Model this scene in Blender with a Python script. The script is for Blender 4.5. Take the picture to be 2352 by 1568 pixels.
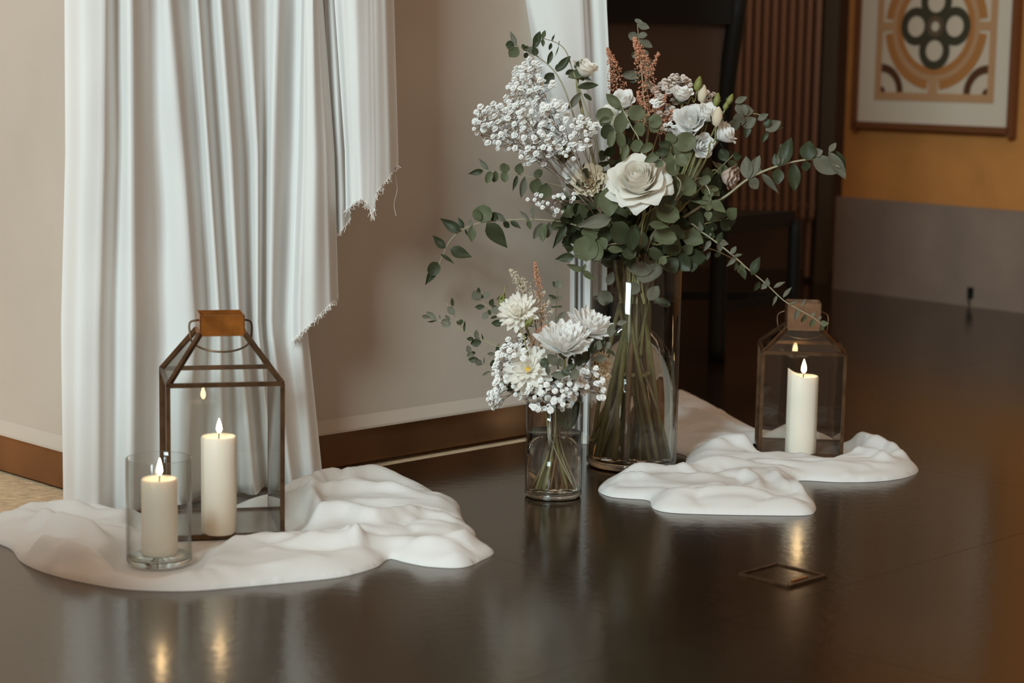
import bpy, bmesh, math, random
import numpy as np
from mathutils import Vector, Matrix, noise, geometry

for o in list(bpy.data.objects):
    bpy.data.objects.remove(o)
SC = bpy.context.scene
COL = SC.collection
RNG = random.Random(7)

# ------------------------------------------------------------------ camera
FPX, CAMH, HORIZON, ROLL = 4500.0, 0.86, 150.0, 0.0175
PITCH = math.atan((784 - HORIZON) / FPX)
FWD = Vector((0, math.cos(PITCH), -math.sin(PITCH)))
R0 = Vector((1, 0, 0))
U0 = Vector((0, math.sin(PITCH), math.cos(PITCH)))
RT = R0 * math.cos(ROLL) + U0 * math.sin(ROLL)
UP = U0 * math.cos(ROLL) - R0 * math.sin(ROLL)
CAM = Vector((0, 0, CAMH))
cam = bpy.data.cameras.new('camera')
cam.sensor_width = 36.0
cam.lens = 36.0 * FPX / 2352.0
cam.clip_end = 60
cam.dof.use_dof = True
cam.dof.focus_distance = 3.98
cam.dof.aperture_fstop = 3.5
camo = bpy.data.objects.new('camera', cam)
m = Matrix((RT, UP, -FWD)).transposed().to_4x4()
m.translation = CAM
camo.matrix_world = m
COL.objects.link(camo)
SC.camera = camo

# ------------------------------------------------------------------ world, lights, exposure
w = bpy.data.worlds.new('world')
SC.world = w
w.use_nodes = True
w.node_tree.nodes['Background'].inputs[0].default_value = (0.45, 0.305, 0.205, 1)
w.node_tree.nodes['Background'].inputs[1].default_value = 1.08
SC.view_settings.view_transform = 'Standard'
SC.view_settings.look = 'None'
SC.view_settings.gamma = 1.0
SC.view_settings.use_curve_mapping = False
SC.view_settings.exposure = 0.0
SC.cycles.use_denoising = True
SC.cycles.max_bounces = 16
SC.cycles.transparent_max_bounces = 24
SC.cycles.transmission_bounces = 12
SC.cycles.sample_clamp_indirect = 6.0


def area_light(name, loc, aim, sx, sy, energy, color):
    l = bpy.data.lights.new(name, 'AREA')
    l.shape = 'RECTANGLE'
    l.size, l.size_y = sx, sy
    l.energy = energy
    l.color = color
    o = bpy.data.objects.new(name, l)
    o.location = loc
    o.rotation_euler = (Vector(aim) - Vector(loc)).to_track_quat('-Z', 'Y').to_euler()
    COL.objects.link(o)
    return o


# daylight from the tall window behind and to the left of the camera
area_light('window_left_offscreen', (-2.7, -2.5, 3.7), (0.1, 4.4, 0.4), 1.7, 2.2, 495, (0.77, 0.96, 1.0))


# ------------------------------------------------------------------ pixel helpers
def ray(x, y):
    return FWD + RT * ((x - 1176) / FPX) + UP * ((784 - y) / FPX)


def fl(x, y, z=0.0):
    v = ray(x, y)
    return CAM + v * ((z - CAMH) / v.z)


def at(x, y, Y):
    v = ray(x, y)
    return CAM + v * (Y / v.y)


def on_plane(x, y, p0, n):
    v = ray(x, y)
    return CAM + v * ((p0 - CAM).dot(n) / v.dot(n))


# ------------------------------------------------------------------ materials
MATS = {}


def mat(name, color, rough=0.6, metal=0.0, var=0.0, vscale=20.0, bump=0.0, bscale=60.0, stretch=None,
        sub=0.0, trans=0.0, color2=None, spec=0.5, sheen=0.0):
    if name in MATS:
        return MATS[name]
    M = bpy.data.materials.new(name)
    M.use_nodes = True
    nt = M.node_tree
    b = nt.nodes['Principled BSDF']
    b.inputs['Base Color'].default_value = (*color, 1)
    b.inputs['Roughness'].default_value = rough
    b.inputs['Metallic'].default_value = metal
    b.inputs['Specular IOR Level'].default_value = spec
    if sheen:
        b.inputs['Sheen Weight'].default_value = sheen
    if sub:
        b.inputs['Subsurface Weight'].default_value = sub
        b.inputs['Subsurface Radius'].default_value = (0.02, 0.012, 0.006)
        b.inputs['Subsurface Scale'].default_value = 1.0
    if var or bump:
        tc = nt.nodes.new('ShaderNodeTexCoord')
        mp = nt.nodes.new('ShaderNodeMapping')
        nt.links.new(tc.outputs['Object'], mp.inputs[0])
        if stretch:
            mp.inputs['Scale'].default_value = stretch
    if var:
        n = nt.nodes.new('ShaderNodeTexNoise')
        n.inputs['Scale'].default_value = vscale
        n.inputs['Detail'].default_value = 5
        nt.links.new(mp.outputs[0], n.inputs['Vector'])
        r = nt.nodes.new('ShaderNodeValToRGB')
        c2 = color2 or tuple(c * (1 - var) for c in color)
        r.color_ramp.elements[0].position = 0.32
        r.color_ramp.elements[0].color = (*c2, 1)
        r.color_ramp.elements[1].position = 0.68
        r.color_ramp.elements[1].color = (*color, 1)
        nt.links.new(n.outputs['Fac'], r.inputs[0])
        nt.links.new(r.outputs[0], b.inputs['Base Color'])
    if bump:
        n2 = nt.nodes.new('ShaderNodeTexNoise')
        n2.inputs['Scale'].default_value = bscale
        n2.inputs['Detail'].default_value = 4
        nt.links.new(mp.outputs[0], n2.inputs['Vector'])
        bp = nt.nodes.new('ShaderNodeBump')
        bp.inputs['Strength'].default_value = bump
        bp.inputs['Distance'].default_value = 0.01
        nt.links.new(n2.outputs['Fac'], bp.inputs['Height'])
        nt.links.new(bp.outputs[0], b.inputs['Normal'])
    if trans:
        out = nt.nodes['Material Output']
        t = nt.nodes.new('ShaderNodeBsdfTranslucent')
        t.inputs[0].default_value = (*color, 1)
        mx = nt.nodes.new('ShaderNodeMixShader')
        mx.inputs[0].default_value = trans
        nt.links.new(b.outputs[0], mx.inputs[1])
        nt.links.new(t.outputs[0], mx.inputs[2])
        nt.links.new(mx.outputs[0], out.inputs[0])
    MATS[name] = M
    return M


def glass_thin(name, tint, ior=1.45):
    M = bpy.data.materials.new(name)
    M.use_nodes = True
    nt = M.node_tree
    nt.nodes.remove(nt.nodes['Principled BSDF'])
    ge = nt.nodes.new('ShaderNodeNewGeometry')
    dt = nt.nodes.new('ShaderNodeVectorMath')
    dt.operation = 'DOT_PRODUCT'
    nt.links.new(ge.outputs['Normal'], dt.inputs[0])
    nt.links.new(ge.outputs['Incoming'], dt.inputs[1])

    def mth(op, a, v=None):
        q = nt.nodes.new('ShaderNodeMath')
        q.operation = op
        nt.links.new(a, q.inputs[0])
        if v is not None:
            q.inputs[1].default_value = v
        return q
    ab = mth('ABSOLUTE', dt.outputs['Value'])
    om = mth('MULTIPLY_ADD', ab.outputs[0], -1.0)
    om.inputs[2].default_value = 1.0
    pw = mth('POWER', om.outputs[0], 5.0)
    fr = mth('MULTIPLY_ADD', pw.outputs[0], 0.96)
    f0 = ((ior - 1) / (ior + 1)) ** 2
    fr.inputs[2].default_value = f0
    tr = nt.nodes.new('ShaderNodeBsdfTransparent')
    tr.inputs[0].default_value = (*tint, 1)
    pe = mth('POWER', om.outputs[0], 3.0)
    cm = nt.nodes.new('ShaderNodeMix')
    cm.data_type = 'RGBA'
    nt.links.new(pe.outputs[0], cm.inputs[0])
    cm.inputs[6].default_value = (*tint, 1)
    cm.inputs[7].default_value = (0.52, 0.50, 0.44, 1)
    nt.links.new(cm.outputs[2], tr.inputs[0])
    gl = nt.nodes.new('ShaderNodeBsdfGlossy')
    gl.inputs['Roughness'].default_value = 0.02
    mx = nt.nodes.new('ShaderNodeMixShader')
    nt.links.new(fr.outputs[0], mx.inputs[0])
    nt.links.new(tr.outputs[0], mx.inputs[1])
    nt.links.new(gl.outputs[0], mx.inputs[2])
    nt.links.new(mx.outputs[0], nt.nodes['Material Output'].inputs[0])
    return M


def glass_solid(name, tint, ior):
    M = bpy.data.materials.new(name)
    M.use_nodes = True
    nt = M.node_tree
    nt.nodes.remove(nt.nodes['Principled BSDF'])
    g = nt.nodes.new('ShaderNodeBsdfGlass')
    g.inputs['Color'].default_value = (*tint, 1)
    g.inputs['Roughness'].default_value = 0.0
    g.inputs['IOR'].default_value = ior
    nt.links.new(g.outputs[0], nt.nodes['Material Output'].inputs[0])
    return M


def emit(name, color, strength):
    M = bpy.data.materials.new(name)
    M.use_nodes = True
    nt = M.node_tree
    nt.nodes.remove(nt.nodes['Principled BSDF'])
    e = nt.nodes.new('ShaderNodeEmission')
    e.inputs[0].default_value = (*color, 1)
    e.inputs[1].default_value = strength
    nt.links.new(e.outputs[0], nt.nodes['Material Output'].inputs[0])
    return M


M_PLASTER = mat('plaster', (0.56, 0.48, 0.405), 0.85, var=0.13, vscale=2.2, bump=0.12, bscale=14)
M_ORANGE = mat('ochre_plaster', (0.58, 0.235, 0.055), 0.85, var=0.22, vscale=5)
M_DADO = mat('grey_dado', (0.27, 0.19, 0.145), 0.8, var=0.25, vscale=4)
M_BASE = mat('bronze_skirting', (0.36, 0.18, 0.085), 0.27, 0.85, var=0.3, vscale=6)
M_STONE = mat('travertine', (0.84, 0.64, 0.41), 0.75, var=0.4, vscale=38, bump=0.5, bscale=70, stretch=(1, 3, 1))
M_FLOOR = mat('dark_polished_floor', (0.022, 0.013, 0.007), 0.17, 0.0, var=0.35, vscale=3, bump=0.035, bscale=45,
              stretch=(1, 1, 1), spec=0.75)
M_FLOOR.node_tree.nodes['Principled BSDF'].inputs['IOR'].default_value = 1.85
M_FLOOR.node_tree.nodes['Principled BSDF'].inputs['Specular Tint'].default_value = (1.0, 0.86, 0.72, 1)
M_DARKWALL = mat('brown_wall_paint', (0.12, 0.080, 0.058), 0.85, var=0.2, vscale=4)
M_CEIL = mat('ceiling_paint', (0.35, 0.30, 0.25), 0.9)
M_CLOTH = mat('white_muslin', (0.80, 0.80, 0.785), 0.95, bump=0.08, bscale=420, trans=0.12, spec=0.15)
M_FRAY = mat('muslin_threads', (0.82, 0.80, 0.76), 0.95, spec=0.1)
M_GLASS = glass_thin('clear_glass', (0.990, 0.994, 0.990))
M_GLASSBASE = glass_solid('thick_glass', (0.97, 0.985, 0.975), 1.45)
M_WATER = glass_solid('water', (0.985, 0.985, 0.97), 1.33)
M_BRASS = mat('aged_brass', (0.58, 0.24, 0.055), 0.34, 0.9, var=0.45, vscale=30)
M_BRASSDK = mat('dark_brass', (0.17, 0.10, 0.055), 0.38, 0.85, var=0.5, vscale=45)
M_WAX = mat('ivory_wax', (0.84, 0.79, 0.68), 0.5, sub=0.35)
M_WICK = mat('burnt_wick', (0.03, 0.02, 0.015), 0.9)
M_FLAME = emit('flame', (1.0, 0.70, 0.36), 30.0)
M_STEM = mat('green_stem', (0.27, 0.245, 0.100), 0.55, var=0.4, vscale=25)
M_STEMB = mat('brown_stem', (0.24, 0.145, 0.065), 0.6, var=0.4, vscale=25)
M_TWIG = mat('fine_twig', (0.13, 0.075, 0.045), 0.7)
M_PALESTEM = mat('pale_stem', (0.34, 0.31, 0.20), 0.6)
M_LEAFA = mat('sage_leaf', (0.135, 0.150, 0.078), 0.55, var=0.22, vscale=2, trans=0.18, spec=0.3)
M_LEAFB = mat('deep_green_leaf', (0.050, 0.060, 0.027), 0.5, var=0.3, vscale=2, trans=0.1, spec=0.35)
M_LEAFC = mat('grey_leaf', (0.175, 0.172, 0.125), 0.6, var=0.25, vscale=2, trans=0.15, spec=0.25)
M_PETAL = mat('ivory_petal', (0.96, 0.94, 0.88), 0.75, trans=0.42, spec=0.2)
M_PETALW = mat('white_petal', (0.95, 0.95, 0.93), 0.75, trans=0.38, spec=0.2)
M_PETALC = mat('cream_petal', (0.88, 0.79, 0.62), 0.75, trans=0.4, spec=0.2)
M_PETALP = mat('blush_petal', (0.62, 0.49, 0.42), 0.75, trans=0.2, spec=0.2)
M_GYP = mat('white_floret', (0.94, 0.94, 0.92), 0.85, trans=0.2, spec=0.15)
M_GYPD = mat('dusky_floret', (0.70, 0.62, 0.56), 0.85, spec=0.15)
M_AST_P = mat('pink_astilbe', (0.66, 0.33, 0.21), 0.85, spec=0.15)
M_AST_W = mat('cream_astilbe', (0.66, 0.60, 0.48), 0.85, spec=0.15)
M_YELLOW = mat('yellow_centre', (0.65, 0.40, 0.06), 0.8)
M_BUD = mat('green_bud', (0.22, 0.23, 0.06), 0.5, var=0.3, vscale=60)
M_SEPAL = mat('sepal', (0.085, 0.10, 0.035), 0.55)
M_RAD = mat('radiator_paint', (0.36, 0.22, 0.155), 0.5, spec=0.4)
M_BLACK = mat('black_wood', (0.006, 0.006, 0.005), 0.6, spec=0.25)
M_BROWNPAD = mat('brown_leather', (0.075, 0.043, 0.026), 0.55)


# ------------------------------------------------------------------ object helpers
def link(name, me, parent=None, mtx=None):
    o = bpy.data.objects.new(name, me)
    COL.objects.link(o)
    if parent is not None:
        o.parent = parent
    if mtx is not None:
        o.matrix_local = mtx
    return o


def mesh(name, verts, faces, m, smooth=True):
    me = bpy.data.meshes.new(name)
    me.from_pydata([tuple(v) for v in verts], [], faces)
    me.materials.append(m)
    if smooth:
        me.polygons.foreach_set('use_smooth', [True] * len(me.polygons))
    me.update()
    return me


class MB:
    def __init__(s, org=(0, 0, 0)):
        s.v, s.f, s.o = [], [], Vector(org)

    def add(s, vs, fs):
        k = len(s.v)
        s.v += [Vector(v) - s.o for v in vs]
        s.f += [tuple(i + k for i in f) for f in fs]

    def box(s, c, half, ax=(1, 0, 0), ay=(0, 1, 0), az=(0, 0, 1)):
        c, ax, ay, az = Vector(c), Vector(ax), Vector(ay), Vector(az)
        vs = [c + ax * half[0] * i + ay * half[1] * j + az * half[2] * k for k in (-1, 1) for j in (-1, 1) for i in (-1, 1)]
        s.add(vs, [(0, 2, 3, 1), (4, 5, 7, 6), (0, 1, 5, 4), (2, 6, 7, 3), (0, 4, 6, 2), (1, 3, 7, 5)])

    def bar(s, a, b, wd, ht, up=(0, 0, 1)):
        a, b = Vector(a), Vector(b)
        d = (b - a)
        L = d.length
        d = d / L
        u = Vector(up)
        side = d.cross(u)
        if side.length < 1e-4:
            side = d.cross(Vector((1, 0, 0)))
        side.normalize()
        u = side.cross(d)
        s.box((a + b) / 2, (L / 2, wd / 2, ht / 2), d, side, u)

    def tube(s, pts, rad, n=6, cap=True):
        pts = [Vector(p) for p in pts]
        if not hasattr(rad, '__len__'):
            rad = [rad] * len(pts)
        vs, fs = [], []
        ref = None
        for i, p in enumerate(pts):
            t = pts[min(i + 1, len(pts) - 1)] - pts[max(i - 1, 0)]
            if t.length < 1e-9:
                t = Vector((0, 0, 1))
            t.normalize()
            if ref is None:
                ref = t.orthogonal().normalized()
            ref = (ref - t * ref.dot(t))
            if ref.length < 1e-6:
                ref = t.orthogonal()
            ref.normalize()
            bi = t.cross(ref)
            for k in range(n):
                a = 2 * math.pi * k / n
                vs.append(p + (ref * math.cos(a) + bi * math.sin(a)) * rad[i])
        for i in range(len(pts) - 1):
            for k in range(n):
                k2 = (k + 1) % n
                fs.append((i * n + k, i * n + k2, (i + 1) * n + k2, (i + 1) * n + k))
        if cap:
            fs.append(tuple(reversed(range(n))))
            fs.append(tuple((len(pts) - 1) * n + k for k in range(n)))
        s.add(vs, fs)

    def lathe(s, c, prof, n=48, closed=False):
        c = Vector(c)
        vs, fs = [], []
        for r, z in prof:
            for k in range(n):
                a = 2 * math.pi * k / n
                vs.append(c + Vector((r * math.cos(a), r * math.sin(a), z)))
        m_ = len(prof)
        for i in range(m_ if closed else m_ - 1):
            j = (i + 1) % m_
            for k in range(n):
                k2 = (k + 1) % n
                fs.append((i * n + k, i * n + k2, j * n + k2, j * n + k))
        s.add(vs, fs)

    def build(s, name, m, parent=None, smooth=False):
        return link(name, mesh(name, s.v, s.f, m, smooth), parent)


def thing(name, label, cat, loc, group=None, kind=None):
    o = bpy.data.objects.new(name, None)
    COL.objects.link(o)
    o.location = loc
    o.empty_display_size = 0.05
    if label:
        o['label'] = label
    if cat:
        o['category'] = cat
    if group:
        o['group'] = group
    if kind:
        o['kind'] = kind
    return o


def crom(pts, n=6, closed=False):
    pts = [Vector(p) for p in pts]
    out = []
    L = len(pts)
    rng = range(L if closed else L - 1)
    for i in rng:
        if closed:
            p0, p1, p2, p3 = pts[i - 1], pts[i], pts[(i + 1) % L], pts[(i + 2) % L]
        else:
            p1, p2 = pts[i], pts[i + 1]
            p0 = pts[i - 1] if i > 0 else p1 * 2 - p2
            p3 = pts[i + 2] if i + 2 < L else p2 * 2 - p1
        for k in range(n):
            t = k / n
            out.append(0.5 * ((2 * p1) + (p2 - p0) * t + (2 * p0 - 5 * p1 + 4 * p2 - p3) * t * t + (3 * p1 - p0 - 3 * p2 + p3) * t ** 3))
    if not closed:
        out.append(pts[-1])
    return out


def interp(xs, ys, x):
    return float(np.interp(x, xs, ys))


# ================================================================== SETTING
S2 = math.sqrt(0.5)
CORNER = fl(273, 1165)
DR = Vector((S2, S2, 0))      # right wall runs this way from the corner
DL = Vector((-S2, S2, 0))     # left wall
NR = Vector((S2, -S2, 0))
NL = Vector((-S2, -S2, 0))
WH = 3.2
LEN_R = (fl(1388, 980) - CORNER).dot(DR)
LEN_L = 1.3


def wall_block(name, p0, d, n, length, thick, m, z0=0.0, z1=WH):
    b = MB()
    c = p0 + d * (length / 2) - n * (thick / 2)
    b.box((c.x, c.y, (z0 + z1) / 2), (length / 2, thick / 2, (z1 - z0) / 2), d, n, (0, 0, 1))
    o = b.build(name, m)
    o['kind'] = 'structure'
    return o


BB = 0.082  # skirting height
wall_block('wall_right', CORNER + DR * 0.20, DR, NR, LEN_R - 0.20, 0.35, M_PLASTER, BB)
wall_block('wall_left', CORNER - DR * 0.0, DL, NL, LEN_L, 0.20, M_PLASTER, BB)
# chamfered plaster edge above the skirting
for nm, p0, d, n, ln in (('trim_1', CORNER, DR, NR, LEN_R), ('trim_2', CORNER, DL, NL, LEN_L)):
    b = MB()
    a0, a1 = p0 + n * 0.0005 + Vector((0, 0, 0)), p0 + d * ln + n * 0.0005
    z = BB
    vs = []
    for p in (a0, a1):
        vs += [p + Vector((0, 0, z)), p + n * 0.010 + Vector((0, 0, z)), p + n * 0.010 + Vector((0, 0, z + 0.005)), p + Vector((0, 0, z + 0.030))]
    b.add(vs, [(0, 1, 5, 4), (1, 2, 6, 5), (2, 3, 7, 6), (0, 4, 7, 3), (3, 2, 1, 0), (4, 5, 6, 7)])
    o = b.build(nm, M_PLASTER)
    o['kind'] = 'structure'
for nm, p0, d, n, ln, z0 in (('baseboard_right', CORNER + DR * 0.095, DR, NR, LEN_R - 0.095, 0.006), ('baseboard_left', CORNER, DL, NL, LEN_L, 0.002)):
    wall_block(nm, p0 - n * 0.006, d, n, ln, 0.10, M_BASE, z0, BB)

# --- floor: travertine bed with dark polished plates laid on it
bed = MB()
bed.box((0.5, 4.5, -0.045), (4.5, 6.0, 0.04))
floor = bed.build('floor', M_STONE)
floor['kind'] = 'structure'
PLZ = -0.005
EDGE = CORNER + NR * 0.030      # plates stop 3 cm from the right wall
gap = 0.0004
PL = 1.25
offS = 0.28
for i in range(-4, 7):
    for j in range(0, 6):
        s0, s1 = offS + i * PL, offS + (i + 1) * PL
        t0, t1 = j * PL, (j + 1) * PL
        if s1 <= -0.06 and j == 0 and i == -1:
            pass
        s0b = s0
        if j == 0 and s0 < -0.12 < s1:
            pass
        c = EDGE + DR * ((s0 + s1) / 2) + NR * ((t0 + t1) / 2)
        if c.y < -1.5 or c.y > 11 or c.x < -4 or c.x > 5:
            continue
        if s1 < 0.30 and j == 0:
            # beside the corner the plates stop short and the stone bed shows
            t0 = 0.02
        b = MB()
        cc = EDGE + DR * ((s0 + s1) / 2) + NR * ((t0 + t1) / 2)
        b.box((cc.x, cc.y, PLZ + 0.0025 - 0.004), ((s1 - s0) / 2 - gap, (t1 - t0) / 2 - gap, 0.0065 - 0.0), DR, NR, (0, 0, 1))
        b.build('floor_plate', M_FLOOR, floor)
# plates beyond the end of the right wall
for i in range(1, 6):
    for j in range(1, 5):
        c = EDGE + DR * (offS + (i + 0.5) * PL) - NR * ((j - 0.5) * PL)
        if (c - CORNER).dot(DR) - PL / 2 < LEN_R + 0.02 - PL:
            continue
        b = MB()
        s0 = max(offS + i * PL, LEN_R + 0.03)
        s1 = offS + (i + 1) * PL
        if s1 - s0 < 0.1:
            continue
        cc = EDGE + DR * ((s0 + s1) / 2) - NR * ((j - 0.5) * PL)
        b.box((cc.x, cc.y, PLZ - 0.0015), ((s1 - s0) / 2 - gap, PL / 2 - gap, 0.0065), DR, NR, (0, 0, 1))
        b.build('floor_plate', M_FLOOR, floor)

# --- floor box
hc = fl(1797, 1323)
fb = thing('floor_box', 'small square metal floor box set flush in the dark floor', 'floor box', (hc.x, hc.y, 0))
hs = 0.052
b = MB()
for a, bb in (((-1, -1), (1, -1)), ((1, -1), (1, 1)), ((1, 1), (-1, 1)), ((-1, 1), (-1, -1))):
    b.bar(DR * a[0] * hs + NR * a[1] * hs + Vector((0, 0, 0.0025)), DR * bb[0] * hs + NR * bb[1] * hs + Vector((0, 0, 0.0025)), 0.006, 0.004)
b.build('rim', M_BRASSDK, fb)
b = MB()
b.box((0, 0, 0.0008), (hs * 0.86, hs * 0.86, 0.0012), DR, NR)
b.build('lid', M_FLOOR, fb)
b = MB()
b.bar(DR * (-0.02) + NR * 0.036 + Vector((0, 0, 0.0025)), DR * 0.02 + NR * 0.036 + Vector((0, 0, 0.0025)), 0.006, 0.003)
b.build('finger_grip', M_BRASS, fb)

# --- far ochre wall with grey dado
OW0 = fl(1912, 663)
oa = math.radians(-50)
OD = Vector((math.cos(oa), math.sin(oa), 0))
ON = Vector((math.sin(oa), -math.cos(oa), 0))
DADO = on_plane(1921, 451, OW0, ON).z
wall_block('wall_ochre', OW0 - ON * 0.02 + OD * 0.012, OD, ON, 3.2, 0.2, M_ORANGE, 0.0, WH)
wall_block('wall_dado', OW0, OD, ON, 3.2, 0.018, M_DADO, 0.0, DADO)
BK0 = OW0 - OD * 0.0 + Vector((0, 0.1, 0))
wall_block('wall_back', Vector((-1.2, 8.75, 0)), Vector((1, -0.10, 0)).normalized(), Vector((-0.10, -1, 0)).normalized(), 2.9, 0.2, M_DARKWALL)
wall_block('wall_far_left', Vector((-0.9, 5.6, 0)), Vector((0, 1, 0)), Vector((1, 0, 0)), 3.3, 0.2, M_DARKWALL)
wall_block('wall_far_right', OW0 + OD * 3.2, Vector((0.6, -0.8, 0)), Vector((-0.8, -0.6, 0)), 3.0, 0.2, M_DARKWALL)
wall_block('added_shade_header', CORNER + DR * LEN_R + DR * 0.0, NR, DR, 4.5, 0.3, M_PLASTER, 2.65, WH)  # unseen header, added to block window light from the upper ochre wall
# wall socket low on the dado
sp = on_plane(2231, 672, OW0, ON)
so = thing('cable_outlet', 'small dark cable outlet low on the grey dado', 'outlet', sp)
b = MB()
b.box(ON * 0.006, (0.010, 0.006, 0.020), OD, ON)
b.build('plate', M_BLACK, so)
b = MB()
b.tube(crom([ON * 0.012, ON * 0.016 + Vector((0, 0, -0.02)), ON * 0.010 + Vector((0, 0, -sp.z + 0.006))], 5), 0.003, 6)
b.build('cable', M_BLACK, so)

# --- framed picture on the ochre wall
pc = on_plane(2152, 75, OW0, ON)
s_l = (on_plane(1972, 200, OW0, ON) - OW0).dot(OD)
s_r = (on_plane(2332, 200, OW0, ON) - OW0).dot(OD)
z_b = on_plane(1972, 285, OW0, ON).z
mw = (s_r - s_l) / 2
sc_ = (s_l + s_r) / 2
artb = on_plane(2015, 229, OW0, ON).z
a_l = (on_plane(2014, 200, OW0, ON) - OW0).dot(OD)
a_r = (on_plane(2289, 200, OW0, ON) - OW0).dot(OD)
ah = (a_r - a_l) / 2
az = artb + ah
PC = OW0 + OD * ((a_l + a_r) / 2) + ON * 0.0
PC.z = az
z_t = az + ah + (artb - z_b)
pic = thing('framed_picture', 'framed print of round gothic tracery with quatrefoil on ochre wall', 'picture', PC + Vector((0, 0, z_b - az)))
PO = pic.location.copy()


def W(s, z, off):
    return PC + OD * s + Vector((0, 0, z)) + ON * off


b = MB(PO)
zc = (z_b + z_t) / 2 - az
hh = (z_t - z_b) / 2
sx0 = sc_ - (a_l + a_r) / 2
b.box(W(sx0, zc, 0.006), (mw, hh, 0.006), OD, (0, 0, 1), ON)
b.build('mat_board', mat('mat_board', (0.62, 0.53, 0.42), 0.8), pic)
M_FRAME = mat('reddish_wood_frame', (0.16, 0.055, 0.018), 0.5)
fw = 0.012
for (s_, z_, hs_, hz_) in ((sx0 - mw, zc, fw, hh + fw * 2), (sx0 + mw, zc, fw, hh + fw * 2), (sx0, zc - hh, mw, fw), (sx0, zc + hh, mw, fw)):
    b = MB(PO)
    b.box(W(s_, z_, 0.014), (hs_, hz_, 0.013), OD, (0, 0, 1), ON)
    b.build('frame_bar', M_FRAME, pic)


def ring_shape(b, cs, cz, r0, r1, off, a0=0, a1=2 * math.pi, n=40):
    vs, fs = [], []
    for k in range(n + 1):
        a = a0 + (a1 - a0) * k / n
        for r in (r0, r1):
            vs.append(W(cs + r * math.cos(a), cz + r * math.sin(a), off))
    for k in range(n):
        fs.append((2 * k, 2 * k + 1, 2 * k + 3, 2 * k + 2))
    b.add(vs, fs)


def rect_shape(b, s0, s1, z0, z1, off):
    b.add([W(s0, z0, off), W(s1, z0, off), W(s1, z1, off), W(s0, z1, off)], [(0, 1, 2, 3)])


IT = mat('ink_tan', (0.46, 0.25, 0.12), 0.8)
IO = mat('ink_ochre', (0.40, 0.16, 0.042), 0.8)
ID = mat('ink_olive_black', (0.045, 0.036, 0.016), 0.8)
IB = mat('ink_dark_brown', (0.085, 0.026, 0.006), 0.8)
IP = mat('paper', (0.58, 0.47, 0.35), 0.8)
k = ah / 0.273
b = MB(PO); rect_shape(b, -ah, ah, -ah, ah, 0.0125); b.build('print_paper', IP, pic)
b = MB(PO)
for e in (1,):
    t_ = 0.030 * k
    rect_shape(b, -ah, -ah + t_, -ah, ah, 0.0140); rect_shape(b, ah - t_, ah, -ah, ah, 0.0140)
    rect_shape(b, -ah, ah, -ah, -ah + t_, 0.0141); rect_shape(b, -ah, ah, ah - t_, ah, 0.0141)
    rect_shape(b, -ah, -0.19 * k, -0.016 * k, 0.016 * k, 0.0142); rect_shape(b, 0.19 * k, ah, -0.016 * k, 0.016 * k, 0.0142)
    rect_shape(b, -0.022 * k, 0.022 * k, -ah, -0.19 * k, 0.0143); rect_shape(b, -0.022 * k, 0.022 * k, 0.19 * k, ah, 0.0143)
ring_shape(b, 0, 0, 0.178 * k, 0.198 * k, 0.0145)
b.build('print_border', IT, pic)
b = MB(PO)
ring_shape(b, 0, 0, 0.152 * k, 0.177 * k, 0.0144)
for q in range(4):
    a = math.pi / 4 + q * math.pi / 2
    ring_shape(b, 0, 0, 0.198 * k, 0.232 * k, 0.0139, a - 0.66, a + 0.66)
b.build('print_ochre_arcs', IO, pic)
b = MB(PO)
for q in range(4):
    a = q * math.pi / 2
    ring_shape(b, 0.088 * k * math.cos(a), 0.088 * k * math.sin(a), 0.038 * k, 0.070 * k, 0.0146 + q * 0.00005)
b.build('print_quatrefoil', ID, pic)
b = MB(PO); ring_shape(b, 0, 0, 0.018 * k, 0.038 * k, 0.0150); b.build('print_centre_ring', mat('ink_umber', (0.11, 0.07, 0.035), 0.8), pic)
e = ah - 0.030 * k
for sx_ in (-1, 1):
    for sz_ in (-1, 1):
        b = MB(PO)
        a = math.atan2(-sz_, -sx_)
        ring_shape(b, sx_ * e, sz_ * e, 0.075 * k, 0.105 * k, 0.0138, a - math.pi / 4, a + math.pi / 4, 16)
        b.build('print_corner_arc', IB, pic)
        b = MB(PO)
        ring_shape(b, sx_ * e, sz_ * e, 0.0, 0.022 * k, 0.0138, a - math.pi / 4, a + math.pi / 4, 10)
        b.build('print_corner_dot', IB, pic)

# --- column radiator on the back wall
RADY = 8.05
r0 = at(1666, 505, RADY + 0.08)
r1 = at(1862, 507, RADY - 0.08)
rad = thing('radiator', 'tall dark column radiator with many vertical fins on back wall', 'radiator', Vector(((r0.x + r1.x) / 2, RADY, r0.z)))
RO = rad.location.copy()
NF = 11
fin = None
for i in range(NF):
    p = r0.lerp(r1, i / (NF - 1))
    if fin is None:
        b = MB()
        hh = 0.85
        prof = []
        for a in range(10):
            an = 2 * math.pi * a / 10
            prof.append((0.0125 * math.cos(an) * (1.0), 0.030 * math.sin(an)))
        vs = [Vector((x, y, z)) for z in (0, 0.02, 2 * hh) for x, y in [(q[0] * (0.6 if z == 0 else 1), q[1] * (0.6 if z == 0 else 1)) for q in prof]]
        fs = [(r * 10 + q, r * 10 + (q + 1) % 10, (r + 1) * 10 + (q + 1) % 10, (r + 1) * 10 + q) for r in range(2) for q in range(10)]
        fs += [tuple(reversed(range(10))), tuple(range(20, 30))]
        b.add(vs, fs)
        fin = mesh('fin', b.v, b.f, M_RAD)
    link('fin', fin, rad, Matrix.Translation(p - RO))
for zz in (0.06, 1.60):
    b = MB(RO)
    b.tube([r0 + Vector((-0.02, 0.03, zz)), r1 + Vector((0.02, 0.03, zz))], 0.016, 8)
    b.build('header_pipe', M_RAD, rad)
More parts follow.
